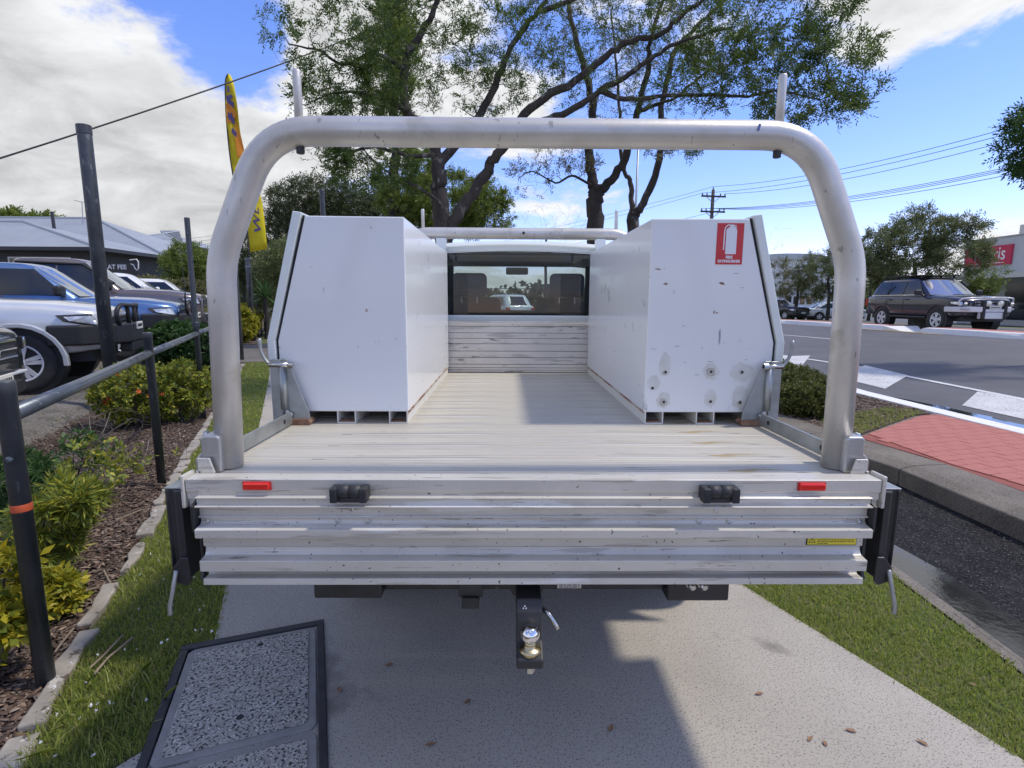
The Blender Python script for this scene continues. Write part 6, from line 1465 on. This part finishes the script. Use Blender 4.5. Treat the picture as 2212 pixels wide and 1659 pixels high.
b7 = atZ(118, 1330); shrub('golden_tuft', 'small golden tuft on the mulch near the orange banded post', b7, .17, .09, 60, m_gold, (.05, 5, .036, .02), 6, seed=70, group=SG)
b8 = atZ(205, 955); shrub('dead_brush', 'heap of bare grey twigs beside the thick charcoal pole', b8, .34, .55, 190, m_goldg, GL, .05, seed=71, group=SG, stems=9, lf=.2, zc=.4)
b9 = atZ(300, 1010); shrub('dead_brush', 'low bare twiggy brush on the mulch below the golden shrubs', b9, .22, .40, 110, m_goldg, GL, .1, seed=72, group=SG, stems=8, lf=.2, zc=.4)
# orange flowers on the golden shrub
Pf = np.array(b5)+np.array([0, 0, 0]) + ell((.1, -.2, .38), (.35, .25, .25), 16, np.random.default_rng(3)); V, Q = leaf_cloud(Pf, np.random.default_rng(4).normal(0, 1, Pf.shape), .02, 6, .035, .022)
o = link_mesh('flowers', np_mesh('flowers', V-np.array(b5), Q), m_flower, [c for c in bpy.data.objects if c.get('label', '').startswith('rounded golden green shrub')][0]); o['kind'] = 'stuff'
# golden hedge past the driveway and spiky plant
for i in range(6):
    p = ns(-2.15, 18.6+i*1.0); shrub('hedge_shrub', ('golden hedge shrub at the driveway end of the hedge' if i == 0 else 'golden hedge shrub in the clipped row beyond the driveway'), p, 1.15, .62, 210, m_gold, (.10, 5, .09, .05), 6, seed=80+i, group='golden hedge beyond the driveway', zc=.5)
yc = np.array(atD(572, 650, 21.5)); yc[2] = 0; V = []; Q = []
YC = empty('spiky_plant', tuple(yc), label='tall spiky leaved plant behind the golden hedge', cat='plant'); rg = np.random.default_rng(90)
MB().tube([(0, 0, -.05), (.05, 0, .7), (0, 0, 1.5)], [.10, .08, .07], 8).build('stem', m_barkd, YC)
for k in range(46):
    a = rg.uniform(0, 2*math.pi); el = rg.uniform(-.5, 1.4); L_ = rg.uniform(.7, 1.0); d = np.array([math.cos(a)*math.cos(el), math.sin(a)*math.cos(el), math.sin(el)]); sd = np.array([-math.sin(a), math.cos(a), 0])
    P0 = np.array([0, 0, 1.5]); P1 = P0+d*L_*.55; P2 = P0+d*L_-np.array([0, 0, .18*L_*math.cos(el)])
    MB().add([P0-sd*.02, P0+sd*.02, P1+sd*.03, P2, P1-sd*.03], [(0, 1, 2, 3, 4)]).build('blade', m_deep, YC)
# brown hedge at the back of the yard
hb_ = [np.array(atD(x, 615, 24.5)) for x in np.linspace(290, 450, 9)]
for i, c in enumerate(hb_):
    shrub('yard_hedge_shrub', 'brown green hedge shrub in the row at the back of the car yard', (c[0], c[1], 0), 2.1, .6, 130, m_leaf_br, (.14, 5, .12, .06), 6, seed=100+i, group='hedge at the back of the car yard', zc=.5)
# ground cover in the traffic island bed
for i, (x, y, h, r, lab) in enumerate(((3.45, 4.75, .34, .36, 'low clipped ground cover shrub at the tip of the island bed'), (3.75, 5.5, .36, .48, 'low clipped ground cover shrub in the middle of the island bed'), (4.05, 6.5, .36, .55, 'low clipped ground cover shrub next to the white kerb'), (3.5, 6.3, .38, .5, 'low clipped ground cover shrub on the lane side of the island bed'), (4.2, 7.6, .36, .6, 'low clipped ground cover shrub at the far end of the island bed'), (3.6, 7.5, .36, .55, 'low clipped ground cover shrub at the far lane corner of the island bed'))):
    shrub('ground_cover_shrub', lab, (x, y, .112), h, r, 620, m_gcover, (.05, 5, .028, .016), 7, seed=120+i, group='ground cover in the traffic island bed', zc=.45, stems=7)
# ================================================================== GROUND DETAIL
m_grass = mat('grass_blades', (.10, .16, .03), .6, 0, isl=[(.29, .36, .06), (.38, .44, .09), (.19, .28, .05), (.48, .46, .15), (.30, .39, .07), (.50, .43, .22)], trans=.45, spec=.3)
def in_poly(pts, poly):
    x, y = pts[:, 0], pts[:, 1]; c = np.zeros(len(pts), bool); j = len(poly)-1
    for i in range(len(poly)):
        xi, yi, xj, yj = poly[i][0], poly[i][1], poly[j][0], poly[j][1]
        with np.errstate(divide='ignore', invalid='ignore'):
            c ^= ((yi > y) != (yj > y)) & (x < (xj-xi)*(y-yi)/(yj-yi+1e-12)+xi)
        j = i
    return c
def scatter(poly, dens_fn, dmax, rng):
    P = np.array([p[:2] for p in poly]); lo, hi = P.min(0), P.max(0); n_ = int(dmax*np.prod(hi-lo)); q = rng.uniform(lo, hi, (n_, 2))
    q = q[in_poly(q, P)]; return q[rng.random(len(q)) < dens_fn(q)/dmax]
def blades(q, h, w, rng, z=-.012, lean=.6):
    n_ = len(q); a = rng.uniform(0, 2*np.pi, n_); hh = h*rng.uniform(.5, 1.3, n_); la = rng.uniform(0, 2*np.pi, n_); ll = hh*np.abs(rng.normal(0, lean, n_))
    b = np.column_stack([q, np.full(n_, z)]); s = np.column_stack([np.cos(a), np.sin(a), np.zeros(n_)])*(w*rng.uniform(.7, 1.3, n_)*.5)[:, None]
    t = b+np.column_stack([np.cos(la)*ll, np.sin(la)*ll, hh]); m_ = b+np.column_stack([np.cos(la)*ll*.3, np.sin(la)*ll*.3, hh*.6])
    V = np.stack([b-s, b+s, m_+s*.8, t, m_-s*.8], 1).reshape(-1, 3); return V
rg = np.random.default_rng(200)
cd = lambda q: np.hypot(q[:, 0]-CAM_POS[0], q[:, 1]-CAM_POS[1])
dens = lambda q: np.clip(30000*(2.0/np.maximum(cd(q), 1.6))**1.9, 900, 26000)
gl = [ns(-1.40, -.6), ns(-.915, -.6), ns(-.925, 12.2), ns(-1.50, 12.2)]
qa = scatter(gl, dens, 26000, rg)
pit_poly = [(-1.40+.0*k, .0) for k in ()]
_c, _s = math.cos(rad(19.5)), math.sin(rad(19.5))
pit_poly = [(-1.392+x*_c-y*_s, .655+x*_s+y*_c) for x, y in ((-.004, .012), (.56, .012), (.56, -1.4), (-.004, -1.4))]
qa = qa[~in_poly(qa, pit_poly)]; qa = qa[~in_poly(qa, [(-1.18, .215), (-1.295, .05), (-1.6, -.6), (-.9, -.6), (-.9, .3)])]
patch = lambda q, f, o: .5+.5*np.sin(q[:, 0]*f+o)*np.sin(q[:, 1]*f*1.3+o*2)
gr = [ns(1.445, -1.3), (1.92, -.78)]+[(x+.01, y) for x, y in edgeR[1:]]+[ns(1.445, 13)]
qb = scatter(gr, dens, 26000, rg)
def big_blades(q, base_h, wmul=1.0):
    d_ = cd(q); return base_h*(1+.5*patch(q, 5.0, 1.0)), .0038*np.maximum(1, d_/2.4)*wmul
ha, wa = big_blades(qa, .019); hb2, wb2 = big_blades(qb, .016)
tall = qa[(to_ns(qa[:, 0], qa[:, 1])[1] < 1.1) & (rg.random(len(qa)) < .16)]
V1 = blades(qa, ha, wa, rg); V3 = blades(tall, .055, .0035, rg, lean=.8); V2 = blades(qb, hb2, wb2, rg)
for nm, VV, lb_ in (('lawn_grass', np.concatenate([V1, V3]), 'short green lawn grass between footpath and garden edging'), ('verge_grass', V2, 'short green grass on the verge between footpath and lane')):
    o = link_mesh(nm, np_mesh(nm, VV, np.arange(len(VV), dtype=np.int32).reshape(-1, 5)), m_grass); tag(o, lb_, 'grass', kind='stuff')
# clover flowers in the lawn
qf = qa[rg.choice(len(qa), 90, False)]; qf = qf[to_ns(qf[:, 0], qf[:, 1])[1] < 3]
b = np.column_stack([qf, np.full(len(qf), .03)]); V, Q = leaf_cloud(b, np.tile([0, 0, 1.], (len(b), 1)), .006, 4, .008, .006)
tag(link_mesh('clover_flowers', np_mesh('clover_flowers', V, Q), mat('white_petals', (.75, .75, .72), .7)), 'tiny white clover flowers scattered in the lawn strip', 'flowers', kind='stuff')
# wood chip mulch
m_chip = mat('wood_chips', (.14, .09, .06), .9, 0, isl=[(.09, .055, .038), (.16, .10, .07), (.045, .03, .022), (.34, .26, .20), (.12, .07, .048), (.07, .045, .034), (.25, .19, .15), (.05, .035, .028)])
def chips(poly, dens_, dmax, z, ln, rng):
    q = scatter(poly, dens_, dmax, rng); n_ = len(q); l = ln*rng.uniform(.4, 1.5, n_); w = l*rng.uniform(.18, .5, n_); t = np.full(n_, .004)
    a = rng.uniform(0, 2*np.pi, n_); tilt = rng.normal(0, .28, n_); c = np.column_stack([q, z+rng.uniform(0, .018, n_)])
    ex_ = np.column_stack([np.cos(a)*np.cos(tilt), np.sin(a)*np.cos(tilt), np.sin(tilt)]); ey = np.column_stack([-np.sin(a), np.cos(a), np.zeros(n_)]); ez = np.cross(ex_, ey)
    cor = []
    for sz in (-1, 1):
        for sx_, sy_ in ((-1, -.7), (1, -1), (.85, 1), (-1, .8)): cor.append(c+ex_*(l*.5*sx_)[:, None]+ey*(w*.5*sy_)[:, None]+ez*(t*.5*sz)[:, None])
    V = np.stack(cor, 1).reshape(-1, 3); f_ = np.array([(0, 3, 2, 1), (4, 5, 6, 7), (0, 1, 5, 4), (1, 2, 6, 5), (2, 3, 7, 6), (3, 0, 4, 7)])
    return V, (np.arange(n_)[:, None, None]*8+f_[None]).reshape(-1, 4)
bedp = [ns(-3.0, -1.0), ns(-1.43, -1.0), ns(-1.53, 11.9), ns(-3.0, 11.9)]
V, Q = chips(bedp, lambda q: np.clip(8000*(2.2/np.maximum(cd(q), 1.8))**1.7, 320, 8000), 8000, -.016, .030, rg)
tag(link_mesh('bark_mulch', np_mesh('bark_mulch', V, Q), m_chip), 'brown wood chip mulch covering the garden bed', 'mulch', kind='stuff')
V, Q = chips([(3.34, 3.75), (3.12, 4.3), (3.1, 8), (4.9, 8), (4.9, 6.1), (4.94, 4.85), (4.70, 4.74)], lambda q: np.full(len(q), 420.), 420, .116, .045, rg)
tag(link_mesh('island_mulch', np_mesh('island_mulch', V, Q), m_chip), 'dark wood chip mulch in the traffic island bed', 'mulch', kind='stuff')
qi = scatter([(3.36, 3.74), (4.70, 4.70), (4.92, 4.86), (4.6, 5.1), (3.3, 4.3)], lambda q: np.full(len(q), 2500.), 2500, rg)
o = link_mesh('island_weeds', np_mesh('island_weeds', blades(qi, .035, .006, rg, .115), np.arange(len(qi)*5, dtype=np.int32).reshape(-1, 5)), m_grass); tag(o, 'thin green weeds along the red paver edge', 'weeds', kind='stuff')
# gravel stones on the dark lane
V, Q = chips([(2.25, -.5), (3.05, -.5), (3.05, 3), (2.3, 3)], lambda q: np.full(len(q), 500.), 500, -.046, .011, rg)
tag(link_mesh('lane_grit', np_mesh('lane_grit', V, Q), mat('pale_grit', (.2, .2, .19), .9, isl=[(.05, .05, .05), (.16, .155, .14), (.03, .03, .03), (.08, .08, .075)])), 'loose grit on the dark lane', 'grit', kind='stuff')
# broken concrete edging between lawn and bed
EG = empty('garden_edging', ns(-1.41, 2), label='uneven concrete edging stones between lawn strip and mulch', cat='edging'); eo = np.array(ns(-1.41, 2))
m_edge = mat('weathered_edging', (.36, .33, .28), .9, 0, (.24, .215, .18), 6, 6, spots=[((.10, .08, .06), 12, .60, None, 5), ((.46, .43, .38), 20, .62, None, 4)], bump=.4, bscale=40, bdist=.01)
s_ = -.9
while s_ < 11.8:
    L_ = random.uniform(.25, .75); nn_ = -1.425-.008*s_+random.uniform(-.02, .02); ww = random.uniform(.05, .085)
    k = 6; top = []; bot = []
    for i in range(k): top.append((nn_+ww*.5+random.uniform(-.014, .014), s_+L_*i/(k-1)))
    for i in range(k-1, -1, -1): bot.append((nn_-ww*.5+random.uniform(-.014, .014), s_+L_*i/(k-1)))
    P = [tuple(np.array(ns(a, b))[:2]-eo[:2]) for a, b in top+bot]; zt = random.uniform(.004, .022)
    MB().prism(P, -.08, zt, 'Z').build('edging_stone', m_edge, EG, bevel=.008, seg=2)
    s_ += L_+random.uniform(.01, .12)
# service pit with concrete lids
PA = rad(19.5); po = np.array([-1.392, .655, 0])
PIT = empty('service_pit_cover', tuple(po), PA, label='black framed service pit with pebbled concrete lids in the footpath', cat='pit cover')
m_agg = mat('exposed_aggregate', (.42, .395, .34), .85, 0, (.32, .30, .255), 20, 4, spots=[((.045, .045, .045), 95, .535, None, 2), ((.60, .59, .56), 120, .60, None, 2)], bump=.6, bscale=100, bdist=.006)
m_lidrim = mat('lid_rim_concrete', (.30, .285, .26), .85, 0, (.24, .23, .21), 12, 5, bump=.2, bscale=80)
m_frame = mat('black_pit_frame', (.018, .018, .022), .6, 0, (.03, .03, .034), 14, 4, bump=.2, bscale=60)
PW = .545
for (x0, x1, y0, y1) in ((-.0, PW, -.03, .006), (-.0, .03, -1.4, -.0305), (PW-.028, PW, -1.4, -.0305)):
    MB().box(x0, x1, y0, y1, -.05, .0085).build('frame_bar', m_frame, PIT, bevel=.003)
MB().box(.031, PW-.029, -1.39, -.031, -.06, -.02).build('pit_well', m_frame, PIT)
for (y0, y1, hs) in ((-.628, -.036, ((.30, -.10), (.27, -.50))), (-1.25, -.640, ((.28, -1.15),))):
    ld = MB().prism([(.034, y0+.02), (.054, y0), (PW-.052, y0), (PW-.032, y0+.02), (PW-.032, y1-.02), (PW-.052, y1), (.054, y1), (.034, y1-.02)], -.018, .006, 'Z').build('lid', m_lidrim, PIT, bevel=.004)
    MB().prism([(.062, y0+.04), (.075, y0+.028), (PW-.073, y0+.028), (PW-.06, y0+.04), (PW-.06, y1-.04), (PW-.073, y1-.028), (.075, y1-.028), (.062, y1-.04)], .0062, .010, 'Z').build('lid_pebbles', m_agg, ld, bevel=.002)
    for (hx, hy) in hs: MB().lathe([(.012, .0103), (.012, .0108)], 14, (hx, hy, 0)).build('lifting_hole', m_seal, ld)
# fallen sticks and dry leaves
m_stick = mat('dry_stick', (.20, .15, .10), .9, 0, (.30, .24, .18), 20, 4)
SKG = 'dry sticks lying on the mulch and lawn edge'
for (p, q_, lab) in (((195, 1455), (262, 1385), 'dry stick lying across the lawn edge near the pit'), ((205, 1468), (285, 1400), 'long dry stick lying on the lawn beside the pit'), ((330, 1052), (395, 1062), 'curved stick on the mulch near the left end channel'), ((225, 1240), (245, 1275), 'short dark stick on the mulch by the edging'), ((120, 1420), (160, 1370), 'thin stick on the mulch next to the orange banded post'), ((60, 1300), (110, 1330), 'stick under the golden tuft'), ((150, 1300), (205, 1282), 'pale stick on the mulch between edging and golden tuft'), ((250, 1130), (310, 1105), 'dark stick on the mulch below the railing')):
    a, b = np.array(atZ(*p)), np.array(atZ(*q_)); P = [a+(b-a)*t+np.array([0, 0, .022])+np.random.default_rng(int(p[0])).normal(0, .008, 3)*(i > 0) for i, t in enumerate((0, .3, .6, 1))]
    tag(MB().tube([tuple(x) for x in smooth_path(P, 3)], .0045, 6).build('fallen_stick', m_stick, smooth=True), lab, 'stick', SKG)
m_dry = mat('dry_leaf', (.22, .10, .05), .8, 0, isl=[(.22, .10, .05), (.30, .17, .09), (.15, .08, .05)])
for i, (px, py) in enumerate(((1750, 1598), (1782, 1608), (1992, 1606), (2100, 1480), (1320, 1575), (840, 1438), (1010, 1518), (733, 1492), (470, 1610), (1640, 1500), (1838, 1580), (930, 1610))):
    a = np.array(atZ(px, py)); r_ = .009+.005*random.random(); ang = random.uniform(0, 6.3); P = []
    for t, w_ in ((-1, 0), (-.4, .5), (.3, .55), (1, 0), (.3, -.5), (-.4, -.55)):
        x, y = t*r_*1.4, w_*r_; P.append((a[0]+x*math.cos(ang)-y*math.sin(ang), a[1]+x*math.sin(ang)+y*math.cos(ang), .003+.006*abs(w_)+(.004 if t == 1 else 0)))
    tag(MB().add(P, [(0, 1, 2, 3), (0, 3, 4, 5)]).build('fallen_leaf', m_dry), 'small dry brown leaf lying on the concrete footpath', 'leaf', 'dry leaves on the footpath')
